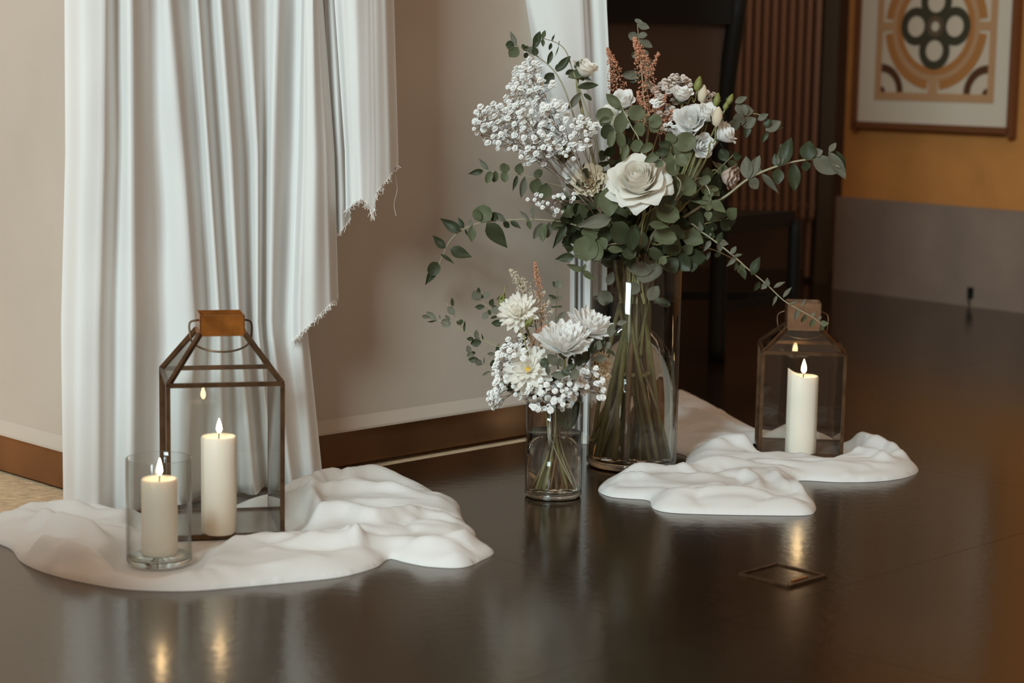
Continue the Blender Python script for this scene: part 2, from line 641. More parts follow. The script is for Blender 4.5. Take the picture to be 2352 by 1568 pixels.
for p in (r0, r1):
    b = MB(RO)
    b.tube([p + Vector((0, 0.03, 0.06)), p + Vector((0, 0.05, -p.z + 0.02 + 0.0))], 0.010, 8)
    b.build('supply_pipe', M_RAD, rad)
for p in (r0, r1):
    b = MB(RO)
    b.box(p + Vector((0, 0.06, 0.9)), (0.012, 0.05, 0.02))
    b.build('wall_bracket', M_RAD, rad)
# dark pilaster between the radiator and the ochre wall
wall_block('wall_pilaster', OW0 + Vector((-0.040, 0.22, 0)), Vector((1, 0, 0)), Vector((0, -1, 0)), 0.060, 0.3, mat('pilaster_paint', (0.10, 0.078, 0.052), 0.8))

# --- black chair standing in the shade
CY = 5.75
cp = at(1645, 850, CY)
chx = thing('chair', 'black wooden chair with brown back panel standing in the shade', 'chair', (cp.x, cp.y, 0))
CO = chx.location.copy()
top = at(1645, 20, CY).z
seat = at(1700, 525, CY).z


def chb(name, pts, r, m=M_BLACK, w=None):
    b = MB(CO)
    if w is None:
        b.tube(crom(pts, 5), r, 8)
    else:
        for q in range(len(pts) - 1):
            b.bar(pts[q], pts[q + 1], w, r)
    return b.build(name, m, chx, smooth=w is None)


back_l = Vector((cp.x - 0.42, CY - 0.06, 0))
back_r = Vector((cp.x, CY, 0))
fr_r = Vector((cp.x + 0.27, CY + 0.36, 0))
fr_l = Vector((cp.x - 0.15, CY + 0.30, 0))
for p in (back_l, back_r):
    q = p + Vector((0.03, -0.05, 0))
    chb('back_post', [p, p + Vector((0, 0.02, 0.22)), p + Vector((0, 0.02, seat)), p + Vector((-0.005, 0, seat + 0.3)), p + Vector((0.03, -0.04, top + 0.06))], 0.026)
for p in (fr_l, fr_r):
    chb('leg', [p, p + Vector((0, 0, seat * 0.5)), p + Vector((0, 0, seat))], 0.020)
b = MB(CO)
sq = [back_l, back_r, fr_r, fr_l]
b.add([p + Vector((0, 0, seat - 0.02)) for p in sq] + [p + Vector((0, 0, seat + 0.03)) for p in sq],
      [(3, 2, 1, 0), (4, 5, 6, 7), (0, 1, 5, 4), (1, 2, 6, 5), (2, 3, 7, 6), (3, 0, 4, 7)])
b.build('seat', M_BLACK, chx)
b = MB(CO)
b.bar(back_l + Vector((0.02, -0.03, top + 0.03)), back_r + Vector((0.02, -0.03, top + 0.03)), 0.035, 0.15)
b.build('top_rail', M_BLACK, chx)
b = MB(CO)
b.bar(back_l + Vector((0.01, -0.005, top - 0.14)), back_r + Vector((0.01, -0.005, top - 0.14)), 0.02, 0.22)
b.build('back_panel', M_BROWNPAD, chx)
b = MB(CO)
b.bar(back_l + Vector((0.0, 0.01, seat + 0.12)), back_r + Vector((0.0, 0.01, seat + 0.12)), 0.022, 0.06)
b.build('lower_rail', M_BLACK, chx)
for a_, b_ in ((back_r, fr_r), (fr_l, fr_r), (back_l, fr_l)):
    b = MB(CO)
    b.bar(a_ + Vector((0, 0, 0.16)), b_ + Vector((0, 0, 0.16)), 0.02, 0.025)
    b.build('stretcher', M_BLACK, chx)


# --- added offscreen bench, put there to shade the front edge of the cloth
pw = thing('added_shade_pew', 'added offscreen bench with solid back that shades the draped cloth', 'added_shade_pew', (-1.47, 2.40, 0))
M_ADDED_PEW = mat('dark_oak', (0.10, 0.055, 0.03), 0.5, var=0.4, vscale=14, stretch=(1, 8, 8))
b = MB(); b.box((0, 0, 0.355), (0.60, 0.015, 0.335)); b.build('back_panel', M_ADDED_PEW, pw)
b = MB(); b.box((0, -0.02, 0.70), (0.62, 0.03, 0.015)); b.build('top_rail', M_ADDED_PEW, pw)
b = MB(); b.box((0, -0.20, 0.36), (0.60, 0.19, 0.015)); b.build('seat', M_ADDED_PEW, pw)
for q in (-0.6, 0.6):
    b = MB(); b.box((q, -0.18, 0.31), (0.018, 0.22, 0.31)); b.build('end_panel', M_ADDED_PEW, pw)

# ================================================================== CLOTH
def drape_panel(name, cols, rows_y, ybot, Yof, parent, org, ytop=-420, sub=6, nrow=34, floorclip=False, hemnoise=0.0):
    """cols: list of (xs at rows_y, depth toward camera in m, hem y or None)"""
    nx = (len(cols) - 1) * sub + 1
    vs = []
    hem = []
    for i in range(nx):
        a = i / sub
        k = min(int(a), len(cols) - 2)
        t = a - k
        ts = t * t * (3 - 2 * t)
        c0, c1 = cols[k], cols[k + 1]
        yb = c0[2] + (c1[2] - c0[2]) * t
        for j in range(nrow + 1):
            v = j / nrow
            y = ytop + (yb - ytop) * v
            x0 = interp(rows_y, c0[0], y)
            x1 = interp(rows_y, c1[0], y)
            x = x0 + (x1 - x0) * t
            dep = c0[1] + (c1[1] - c0[1]) * ts
            wob = noise.noise(Vector((x * 0.012, y * 0.004, 3.1 + len(cols)))) * 0.010
            P = at(x, y, Yof(x) - dep - wob)
            if floorclip and P.z < 0.006:
                P.z = 0.006
            vs.append(P - org)
        hem.append(vs[-1] + org)
    fs = []
    R = nrow + 1
    for i in range(nx - 1):
        for j in range(nrow):
            fs.append((i * R + j, i * R + j + 1, (i + 1) * R + j + 1, (i + 1) * R + j))
    link(name, mesh(name, vs, fs, M_CLOTH), parent)
    return hem


def fray(name, hem, parent, org, n=130, ln=0.010, seed=1, droop=0.6):
    rg = random.Random(seed)
    b = MB(org)
    pts = [Vector(p) for p in hem]
    for _ in range(n):
        a = rg.random() * (len(pts) - 1)
        k = min(int(a), len(pts) - 2)
        p = pts[k].lerp(pts[k + 1], a - k)
        t = (pts[k + 1] - pts[k]).normalized()
        outd = Vector((rg.uniform(-.5, .5), rg.uniform(-.6, .3), -droop)).normalized()
        L = ln * rg.uniform(0.4, 1.5)
        mid = p + outd * L * 0.5 + t * rg.uniform(-.4, .4) * L
        end = p + outd * L + t * rg.uniform(-.8, .8) * L
        b.tube([p - outd * 0.002, mid, end], 0.00045, 3, cap=False)
    o = b.build(name, M_FRAY, parent)
    o['kind'] = 'stuff'
    return o


def pool(name, outline, creases, flats, parent, org, grid=0.0085, amp=0.022, rimh=0.018, seed=0.0, nscale=6.0, aniso=(1, 1), wrinkles=46):
    loop = crom([fl(x, y) for x, y in outline], 6, True)
    lp = [loop[0]]
    for p in loop[1:]:
        if (p - lp[-1]).length > 0.007:
            lp.append(p)
    B = np.array([(p.x, p.y) for p in lp])
    mn, mx = B.min(0), B.max(0)
    nb = len(B)
    A0 = B
    A1 = np.roll(B, -1, 0)

    def sdist(P):
        d = A1 - A0
        q = P[:, None, :] - A0[None]
        t = np.clip((q * d[None]).sum(2) / (d * d).sum(1)[None], 0, 1)
        dd = np.linalg.norm(q - t[..., None] * d[None], axis=2).min(1)
        x, y = P[:, 0][:, None], P[:, 1][:, None]
        cond = ((A0[None, :, 1] > y) != (A1[None, :, 1] > y)) & (x < (A1[None, :, 0] - A0[None, :, 0]) * (y - A0[None, :, 1]) / (A1[None, :, 1] - A0[None, :, 1] + 1e-12) + A0[None, :, 0])
        ins = cond.sum(1) % 2 == 1
        return dd, ins

    gx = np.arange(mn[0], mx[0], grid)
    gy = np.arange(mn[1], mx[1], grid)
    G = np.array([(x + (j % 2) * grid / 2, y) for j, y in enumerate(gy) for x in gx])
    dd, ins = sdist(G)
    G = G[ins & (dd > 0.0035)]
    rim = []
    # extra ring just inside the rim so that it rolls over smoothly
    for i in range(nb):
        t = A1[i] - B[i - 1]
        nrm = np.array([-t[1], t[0]]) / (np.linalg.norm(t) + 1e-9)
        for off in (0.0015,):
            rim.append(B[i] + nrm * off)
            rim.append(B[i] - nrm * off)
    rim = np.array(rim)
    d2, in2 = sdist(rim)
    rim = rim[in2 & (d2 > 0.0008)]
    P2 = [Vector(p) for p in B] + [Vector(p) for p in np.vstack([G, rim])]
    res = geometry.delaunay_2d_cdt(P2, [(i, (i + 1) % nb) for i in range(nb)], [], 1, 1e-6)
    V = np.array([(v.x, v.y) for v in res[0]])
    dd, _ = sdist(V)
    # crease polylines: list of (px polyline, height, width)
    add = np.zeros(len(V))
    for pl, h, wd in creases:
        q = np.array([(p.x, p.y) for p in crom([fl(x, y) for x, y in pl], 4)])
        a0, a1 = q[:-1], q[1:]
        d = a1 - a0
        k = V[:, None, :] - a0[None]
        t = np.clip((k * d[None]).sum(2) / ((d * d).sum(1)[None] + 1e-12), 0, 1)
        ds = np.linalg.norm(k - t[..., None] * d[None], axis=2)
        im = ds.argmin(1)
        tt = (im + t[np.arange(len(V)), im]) / len(d)
        taper = np.clip(np.minimum(tt, 1 - tt) / 0.30, 0, 1)
        taper = taper * taper * (3 - 2 * taper)
        add += h * taper * np.exp(-(ds.min(1) / (wd * 1.1)) ** 2)
    rw = random.Random(int(seed * 100))
    for _ in range(wrinkles):
        c0 = V[rw.randrange(len(V))]
        an = rw.gauss(0.15, .7)
        L = rw.uniform(.06, .20)
        bend = rw.uniform(-.5, .5)
        q = np.array([(c0[0] + L * (t - .5) * math.cos(an + bend * (t - .5)), c0[1] + .7 * L * (t - .5) * math.sin(an + bend * (t - .5))) for t in np.linspace(0, 1, 7)])
        a0, a1 = q[:-1], q[1:]
        d = a1 - a0
        k = V[:, None, :] - a0[None]
        t = np.clip((k * d[None]).sum(2) / ((d * d).sum(1)[None] + 1e-12), 0, 1)
        ds = np.linalg.norm(k - t[..., None] * d[None], axis=2)
        im = ds.argmin(1)
        tt = (im + t[np.arange(len(V)), im]) / 6.0
        add += rw.choice((1, 1, -.7)) * rw.uniform(.003, .007) * np.sin(np.pi * tt) * np.exp(-(ds.min(1) / rw.uniform(.007, .013)) ** 2)
    zs = []
    fk = [(np.array([c[0].x, c[0].y]), c[1]) for c in flats]
    for i, (x, y) in enumerate(V):
        d = dd[i]
        a = min(d / 0.020, 1)
        z = rimh * math.sqrt(max(0, 1 - (1 - a) ** 2))
        wx = x + 0.05 * noise.noise(Vector((x * 5, y * 5, seed + 9)))
        wy = y + 0.05 * noise.noise(Vector((x * 5, y * 5, seed + 19)))
        q = Vector((wx * nscale * aniso[0], wy * nscale * aniso[1], seed))
        rdg = 1 - abs(noise.noise(q)) * 2.2
        q2 = Vector((wx * nscale * .8 * aniso[0] + 5, wy * nscale * .8 * aniso[1], seed + 7))
        rdg2 = min(1.0, abs(noise.noise(q2)) * 4.0) ** .5
        e = min(1, d / 0.05)
        e = e * e * (3 - 2 * e)
        z += e * amp * (max(rdg, -.2) * .6 + 0.8 * rdg2)
        z += min(1, d / 0.02) * add[i]
        z = max(z, min(0.004, 0.3 * d + 0.0005))
        for c, r in fk:
            dc = math.hypot(x - c[0], y - c[1])
            g = min(1, max(0, (dc - r) / 0.035))
            g = g * g * (3 - 2 * g)
            z = 0.002 + (z - 0.002) * g
        zs.append(max(z, 0.0006))
    vs = [Vector((V[i][0], V[i][1], zs[i])) - org for i in range(len(V))]
    link(name, mesh(name, vs, [tuple(f) for f in res[2]], M_CLOTH), parent)


# --- left drape
LAN1 = fl(508, 1212)
HUR = fl(366, 1298)
dl_x = [60, 145, 273, 400, 560, 650, 745, 930]
dl_y = [3.690, 3.685, 3.685, 3.775, 3.860, 3.915, 3.975, 4.080]


def Y1(x):
    return interp(dl_x, dl_y, x) - 0.02


dorg = fl(420, 1195)
d1 = thing('draped_cloth', 'long white muslin drape hanging over pillar corner and pooling around tall lantern', 'drape', dorg)
rows = [-420, 0, 350, 750, 1200]
cols1 = [  # x at each row, depth toward the camera, hem y
    ([160, 148, 150, 140, 146], .010, 1182), ([195, 190, 190, 180, 176], .055, 1188), ([238, 240, 236, 224, 222], .045, 1192),
    ([268, 266, 270, 262, 258], -.012, 1192), ([296, 300, 302, 305, 300], .045, 1200), ([340, 345, 350, 362, 345], -.008, 1195),
    ([375, 388, 418, 446, 418], .050, 1202), ([420, 431, 455, 478, 465], -.006, 1190), ([440, 453, 478, 505, 512], .040, 1188),
    ([462, 478, 500, 526, 545], -.010, 1176), ([485, 505, 530, 549, 590], .042, 1172), ([515, 537, 562, 572, 612], -.020, 1155),
    ([555, 572, 592, 592, 640], .035, 1152), ([600, 606, 607, 604, 655], -.004, 1140), ([640, 638, 626, 622, 680], .042, 1140),
    ([668, 672, 668, 650, 705], .002, 1128), ([700, 702, 702, 688, 727], .030, 1124), ([740, 740, 735, 706, 752], .008, 1115)]
drape_panel('hanging_panel', cols1, rows, None, Y1, d1, dorg, floorclip=True, nrow=46)
rowsB = [-420, 0, 350, 700, 800]
colsB = [([700, 690, 682, 668, 668], .030, 784), ([712, 702, 700, 690, 690], .070, 765), ([735, 718, 725, 722, 722], .085, 735),
         ([748, 728, 748, 756, 756], .070, 700), ([760, 742, 768, 778, 778], .035, 680)]
h = drape_panel('cascade_panel', colsB, rowsB, None, Y1, d1, dorg, sub=8)
fray('frayed_edge', h, d1, dorg, 150, 0.008, 3)
rowsC = [-420, 0, 350, 520]
colsC2 = [([752, 745, 762, 768], .010, 540), ([772, 762, 780, 785], .040, 528), ([800, 790, 800, 806], .025, 500)]
h = drape_panel('cascade_panel', colsC2, rowsC, None, Y1, d1, dorg, sub=6)
fray('frayed_edge', h, d1, dorg, 40, 0.007, 4)
colsC = [([770, 768, 792, 795], .045, 482), ([795, 790, 806, 810], .080, 468), ([830, 820, 828, 832], .100, 455), ([850, 843, 846, 846], .098, 468), ([862, 852, 858, 857], .096, 500),
         ([872, 862, 866, 864], .094, 440), ([890, 882, 892, 894], .085, 408), ([910, 905, 915, 918], .050, 372)]
h = drape_panel('cascade_panel', colsC, rowsC, None, Y1, d1, dorg, sub=6)
fray('frayed_edge', h, d1, dorg, 150, 0.009, 5)
b = MB(dorg)
p = at(908, 400, Y1(905) - 0.05)
b.tube(crom([p, p + Vector((0.004, 0, -0.03)), p + Vector((-0.002, 0, -0.06)), p + Vector((0.002, 0, -0.085))], 4), 0.0004, 3)
b.build('loose_thread', M_FRAY, d1)

out1 = [(-40, 1205), (60, 1195), (140, 1180), (190, 1172), (300, 1185), (420, 1185), (560, 1160), (700, 1125), (748, 1104), (800, 1102), (860, 1104), (935, 1108), (985, 1128),
        (1020, 1150), (1052, 1158), (1060, 1185), (1072, 1208), (1092, 1225), (1090, 1246), (1112, 1256), (1135, 1270), (1110, 1286), (1062, 1304), (985, 1302), (930, 1292), (893, 1284), (862, 1304),
        (780, 1326), (650, 1340), (540, 1350), (430, 1358), (300, 1355), (200, 1340), (110, 1318), (50, 1292), (25, 1262), (-20, 1240)]
cre1 = [([(640, 1140), (690, 1150), (760, 1130), (860, 1118), (930, 1122)], .022, .018),
        ([(700, 1170), (780, 1158), (880, 1160), (1000, 1175)], .020, .016),
        ([(725, 1140), (715, 1175), (738, 1225)], .022, .014),
        ([(600, 1238), (700, 1222), (800, 1215), (860, 1232), (960, 1210), (1050, 1222)], .024, .018),
        ([(560, 1268), (680, 1275), (780, 1282), (880, 1262)], .018, .022),
        ([(790, 1250), (815, 1270), (830, 1290)], .016, .010),
        ([(900, 1270), (980, 1280), (1060, 1275), (1075, 1260)], .018, .016),
        ([(40, 1240), (120, 1236), (200, 1262), (260, 1290)], .026, .017),
        ([(60, 1280), (150, 1306), (230, 1326)], .020, .015), ([(230, 1338), (400, 1346), (520, 1338)], .006, .012),
        ([(20, 1215), (120, 1205), (240, 1205)], .018, .018),
        ([(560, 1225), (590, 1236), (640, 1240)], .012, .014)]
pool('floor_pool', out1, cre1, [(LAN1, 0.150), (HUR, 0.072), (fl(366, 1322), 0.055), (fl(440, 1255), 0.05)], d1, dorg, seed=1.7, amp=0.014, rimh=.012, nscale=8.5, aniso=(0.75, 1.35))

# --- right drape
LAN2 = fl(1832, 1037)
y2b = fl(1350, 1003).y


def Y2(x):
    return y2b - 0.01


dorg2 = fl(1352, 1003)
d2 = thing('draped_cloth', 'white muslin drape gathered behind tall vase and pooling under small lantern', 'drape', dorg2)
rows2 = [-420, 0, 190, 440, 600, 1010]
cols2 = [([900, 1093, 1183, 1298, 1310, 1308], .010, 1004), ([940, 1122, 1203, 1308, 1318, 1316], .050, 1006), ([985, 1143, 1215, 1316, 1324, 1323], .000, 1004),
         ([1040, 1168, 1228, 1326, 1331, 1330], .030, 1004), ([1080, 1188, 1238, 1334, 1337, 1336], -.004, 1003), ([1150, 1220, 1262, 1344, 1344, 1345], .050, 1006),
         ([1240, 1275, 1300, 1356, 1354, 1355], .060, 1005), ([1310, 1338, 1345, 1370, 1366, 1367], .050, 1004), ([1325, 1350, 1362, 1380, 1376, 1376], -.012, 1000),
         ([1345, 1368, 1380, 1388, 1384, 1384], .005, 1000), ([1370, 1393, 1402, 1400, 1394, 1394], .040, 1000)]
drape_panel('hanging_panel', cols2, rows2, None, Y2, d2, dorg2, floorclip=True, nrow=46)
TV = fl(1450, 1066)
SV = fl(1270, 1138)
out2 = [(1375, 1122), (1392, 1108), (1430, 1096), (1490, 1094), (1545, 1088), (1572, 1068), (1580, 1044), (1615, 1030), (1690, 1020), (1740, 1010),
        (1800, 985), (1880, 1000), (1930, 1020), (1965, 1022), (2030, 1040), (2085, 1062), (2110, 1080), (2085, 1096), (2020, 1106), (1930, 1108), (1850, 1104), (1826, 1108),
        (1850, 1132), (1872, 1158), (1872, 1176), (1850, 1184), (1760, 1184), (1640, 1182), (1540, 1178), (1500, 1168), (1490, 1150), (1450, 1146), (1405, 1142), (1378, 1132)]
cre2 = [([(1420, 1112), (1470, 1106), (1560, 1104), (1650, 1092), (1760, 1088)], .018, .016),
        ([(1400, 1126), (1450, 1120), (1500, 1128)], .014, .014),
        ([(1500, 1160), (1620, 1158), (1720, 1160), (1850, 1172)], .014, .018),
        ([(1600, 1060), (1680, 1052), (1740, 1058)], .028, .030),
        ([(1640, 1038), (1720, 1042), (1770, 1062)], .018, .014),
        ([(1700, 1110), (1740, 1130), (1735, 1150)], .013, .010), ([(1770, 1108), (1790, 1130), (1820, 1155)], .014, .010),
        ([(1810, 1125), (1850, 1160)], .014, .008),
        ([(1950, 1040), (1975, 1030), (2040, 1052), (2090, 1078)], .026, .017),
        ([(1945, 1060), (1990, 1066), (2060, 1090)], .016, .014),
        ([(1860, 1090), (1950, 1092), (2030, 1096)], .008, .014)]
pool('floor_pool', out2, cre2, [(LAN2, 0.125), (TV, 0.104)], d2, dorg2, seed=5.2, amp=0.013, rimh=.012, nscale=8.5, aniso=(0.75, 1.4))
out3 = [(1312, 1006), (1340, 985), (1420, 960), (1500, 925), (1560, 902), (1620, 925), (1690, 965), (1745, 992), (1800, 1000), (1820, 1020), (1740, 1040), (1650, 1046), (1590, 1052), (1560, 1042), (1480, 1030), (1400, 1024), (1330, 1018)]
cre3 = [([(1400, 990), (1520, 960), (1620, 975), (1720, 1005)], .014, .02), ([(1560, 1000), (1650, 990), (1740, 1010)], .010, .014)]
pool('trailing_hem', out3, cre3, [(LAN2, 0.125), (TV, 0.104)], d2, dorg2, seed=8.2, amp=0.008, rimh=0.010, nscale=6)
fray('frayed_edge', crom([fl(x, y, 0.008) for x, y in out3[4:8]], 8), d2, dorg2, 120, 0.008, 9, droop=0.05)


# ================================================================== LANTERNS AND CANDLES
def flame_mesh(h, r):
    b = MB()
    prof = [(0.0004, 0), (r * .6, h * .08), (r, h * .25), (r * .85, h * .5), (r * .45, h * .78), (0.0004, h)]
    b.lathe((0, 0, 0), prof, 14)
    return mesh('flame', b.v, b.f, M_FLAME)


def candle(label, base, r, h, group=None, slant=0.0, flame=(0.03, 0.0065)):
    t = thing('pillar_candle', label, 'candle', base, group)
    b = MB()
    n = 40
    prof = [(0.0005, 0), (r * .97, 0), (r, 0.003), (r, h * .3), (r, h * .7), (r, h - 0.003), (r * .95, h), (r * .85, h - 0.002), (r * .5, h - 0.006), (0.0005, h - 0.007)]
    b.lathe((0, 0, 0), prof, n)
    if slant:
        for v in b.v:
            if v.z > h - 0.012:
                a = math.atan2(v.y, v.x)
                rr = math.hypot(v.x, v.y) / r
                k = max(0, math.cos(a - math.pi)) ** 2
                v.z += slant * k * (max(0, rr - .45) / .55)
    b.build('wax_body', M_WAX, t, True)
    b = MB()
    b.tube([(0, 0, h - 0.009), (0.0005, 0, h + 0.002), (0.002, 0, h + 0.009)], 0.0011, 6)
    wk = b.build('wick', M_WICK, t)
    link('flame', flame_mesh(*flame), wk, Matrix.Translation((0.001, 0, h + 0.005)))
    return t


def lantern(label, center, wd, hb, hr, cw, chh, ang, ringr, mcol, group=None):
    t = thing('glass_lantern', label, 'lantern', center, group)
    ca, sa = math.cos(ang), math.sin(ang)
    ax, ay = Vector((ca, sa, 0)), Vector((-sa, ca, 0))

    def L(x, y, z):
        return ax * x + ay * y + Vector((0, 0, z))
    h2 = wd / 2
    c2 = cw / 2
    bw = 0.0074
    cor = [(-h2, -h2), (h2, -h2), (h2, h2), (-h2, h2)]
    zb = 0.006
    for x, y in cor:
        b = MB()
        b.bar(L(x, y, 0), L(x, y, hb), bw, bw, ax)
        # a slim raised solder line on the outer corner
        b.bar(L(x * 1.025, y * 1.025, 0.002), L(x * 1.025, y * 1.025, hb), bw * .45, bw * .45, ax)
        b.build('corner_post', M_BRASSDK, t)
    for i in range(4):
        (x0, y0), (x1, y1) = cor[i], cor[(i + 1) % 4]
        for z, nm in ((zb, 'bottom_rail'), (hb, 'top_rail')):
            b = MB()
            b.bar(L(x0, y0, z), L(x1, y1, z), bw * .9, bw * 1.1)
            b.build(nm, M_BRASSDK, t)
        b = MB()
        b.bar(L(x0, y0, hb + .001), L(x1, y1, hb + .010), bw * .7, bw * .7)
        zt = hb + hr
        e0, e1 = (x0 / h2 * c2, y0 / h2 * c2), (x1 / h2 * c2, y1 / h2 * c2)
        b = MB()
        b.bar(L(x0, y0, hb), L(e0[0], e0[1], zt), bw * 1.1, bw)
        b.build('roof_rib', M_BRASSDK, t)
        # panes
        k = 0.985
        n = L((x0 + x1) / 2, (y0 + y1) / 2, 0).normalized()
        b = MB()
        q = [L(x0 * k, y0 * k, zb), L(x1 * k, y1 * k, zb), L(x1 * k, y1 * k, hb), L(x0 * k, y0 * k, hb)]
        b.add(q + [p - n * 0.002 for p in q], [(0, 1, 2, 3), (7, 6, 5, 4), (0, 4, 5, 1), (1, 5, 6, 2), (2, 6, 7, 3), (3, 7, 4, 0)])
        b.build('side_pane', M_GLASS, t)
        b = MB()
        q = [L(x0 * k, y0 * k, hb + .002), L(x1 * k, y1 * k, hb + .002), L(e1[0] * .98, e1[1] * .98, zt), L(e0[0] * .98, e0[1] * .98, zt)]
        b.add(q + [p - n * 0.002 for p in q], [(0, 1, 2, 3), (7, 6, 5, 4), (0, 4, 5, 1), (1, 5, 6, 2), (2, 6, 7, 3), (3, 7, 4, 0)])
        b.build('roof_pane', M_GLASS, t)
        # collar plate
        b = MB()
        g0, g1 = L(e0[0], e0[1], 0), L(e1[0], e1[1], 0)
        q = [g0 + Vector((0, 0, zt - .004)), g1 + Vector((0, 0, zt - .004)), g1 + Vector((0, 0, zt + chh)), g0 + Vector((0, 0, zt + chh))]
        b.add(q + [p - n * 0.0025 for p in q], [(0, 1, 2, 3), (7, 6, 5, 4), (0, 4, 5, 1), (1, 5, 6, 2), (2, 6, 7, 3), (3, 7, 4, 0)])
        cpl = b.build('collar_plate', mcol, t)
        b = MB()
        b.bar(g0 + Vector((0, 0, zt)), g1 + Vector((0, 0, zt)), 0.006, 0.007)
        b.build('collar_rim', mcol, cpl)
    b = MB()
    b.box(L(0, 0, 0.004), (h2 * .97, h2 * .97, 0.0025), ax, ay)
    b.build('base_plate', mat('dull_mirror_base', (0.42, 0.38, 0.34), 0.25, 0.75), t)
    # wire handle resting on the roof: two ears on the collar and a bow in front
    zt = hb + hr
    pts = []
    for k in range(15):
        a = math.pi * k / 14
        x = -math.cos(a) * ringr
        y = -math.sin(a) * ringr * 0.95
        pts.append(L(x, y, zt + chh * .45 - 0.028 * math.sin(a) ** .7 - (0.018 if 0 < k < 14 else 0.0)))
    pts = [L(-c2, 0, zt + chh * .62)] + pts + [L(c2, 0, zt + chh * .62)]
    b = MB()
    b.tube(crom(pts, 4), 0.0019, 8)
    b.build('wire_handle', M_BRASSDK, t, True)
    return t


A1_ = math.radians(13.5)
Z0 = 0.003
lantern('tall brass-edged glass lantern with copper collar standing before the long drape', LAN1 + Vector((0, 0, Z0)), 0.203, 0.283, 0.083, 0.081, 0.034, A1_, 0.056, M_BRASS)
cb_ = fl(503, 1222, 0.012)
candle('tall white pillar candle burning inside the tall lantern', cb_ + Vector((0, 0.0, 0.0)), 0.0318, 0.178, flame=(0.027, 0.0055))
A2_ = math.radians(-4.4)
lantern('small dark brass glass lantern on cloth under drooping eucalyptus sprig', LAN2 + Vector((0, 0, Z0)), 0.180, 0.236, 0.048, 0.076, 0.058, A2_, 0.056, mat('dull_copper', (0.34, 0.20, 0.12), 0.4, 0.8, var=0.4, vscale=30))
cb2 = fl(1838, 1040, 0.010)
candle('white pillar candle with raised rim burning in the small lantern', cb2, 0.0345, 0.176, slant=0.018, flame=(0.032, 0.0065))

# hurricane glass
HZ = 0.004


def glass_cyl(name, label, cat, base, r, h, wall, thick, water=None):
    t = thing(name, label, cat, base)
    b = MB()
    ri = r - wall
    prof = [(r, 0.006), (r, h * .5), (r, h - .0015), (r - wall * .5, h), (ri, h - .0015), (ri, h * .5), (ri, thick)]
    b.lathe((0, 0, 0), prof, 72)
    b.build('glass_wall', M_GLASS, t, True)
    b = MB()
    b.lathe((0, 0, 0), [(0.0005, 0.0005), (r * .86, 0.0005), (r * .95, 0.002), (r * .995, 0.008), (r * .997, thick * .9), (ri * .98, thick), (0.0005, thick)], 72)
    b.build('glass_base', M_GLASSBASE, t, True)
    if water:
        b = MB()
        rw = ri - 0.0004
        b.lathe((0, 0, 0), [(0.0003, thick + .0006), (rw - .003, thick + .0006), (rw, thick + .004), (rw, water - .0005), (rw - .0012, water - 0.0012), (0.0003, water - 0.0014)], 72)
        b.build('water', M_WATER, t, True)
    return t


hb_ = HUR + Vector((0, 0, HZ))
RH = 75 * HUR.y / FPX * 1.02
hur_h = at(366, 1050, HUR.y).z - HZ
glass_cyl('hurricane_glass', 'clear glass cylinder holding a short candle on the cloth', 'candle holder', hb_, RH, hur_h, 0.0028, 0.016)
candle('short ivory pillar candle burning inside the clear glass cylinder', hb_ + Vector((0.001, 0, 0.0165)), 42 * HUR.y / FPX, at(368, 1098, HUR.y).z - HZ - 0.0165, flame=(0.030, 0.005))

# ================================================================== VASES
RTV = 0.0985
tv_h = at(1455, 588, TV.y).z
tv_w = at(1455, 685, TV.y).z
glass_cyl('tall_vase', 'tall clear glass cylinder vase half full of water holding the large bouquet', 'vase', TV, RTV, tv_h, 0.0035, 0.018, tv_w)
RSV = 66.5 * SV.y / FPX
sv_h = at(1270, 921, SV.y).z
sv_w = at(1270, 990, SV.y).z
glass_cyl('small_vase', 'small clear glass cylinder vase with water holding the little bouquet', 'vase', SV, RSV, sv_h, 0.0028, 0.014, sv_w)

VASES = {'T': (TV, RTV - 0.016, tv_h, 0.024), 'S': (SV, RSV - 0.010, sv_h, 0.019)}


def stem_pts(vk, start, rg, deep=True):
    """points from a flower base down through the vase mouth to the vase floor"""
    c, r, h, zf = VASES[vk]
    d = Vector((start.x - c.x, start.y - c.y, 0))
    k = min(1.0, d.length / 0.22)
    dn = d.normalized() if d.length > 1e-4 else Vector((1, 0, 0))
    j = Vector((rg.uniform(-.35, .35), rg.uniform(-.35, .35), 0)) * r
    neck = c + dn * r * 0.62 * k + j
    neck.z = h + 0.01
    mid = c + j * 0.5 + Vector((0, 0, h * 0.55))
    foot = c - dn * r * (0.35 + 0.55 * k) + Vector((rg.uniform(-.3, .3), rg.uniform(-.3, .3), 0)) * r
    q = foot - c
    q.z = 0
    if q.length > r * .93:
        q = q.normalized() * r * .93
    foot = c + q
    foot.z = zf
    if not deep:
        foot = mid.lerp(foot, rg.uniform(.05, .55))
    return [neck, mid, foot]


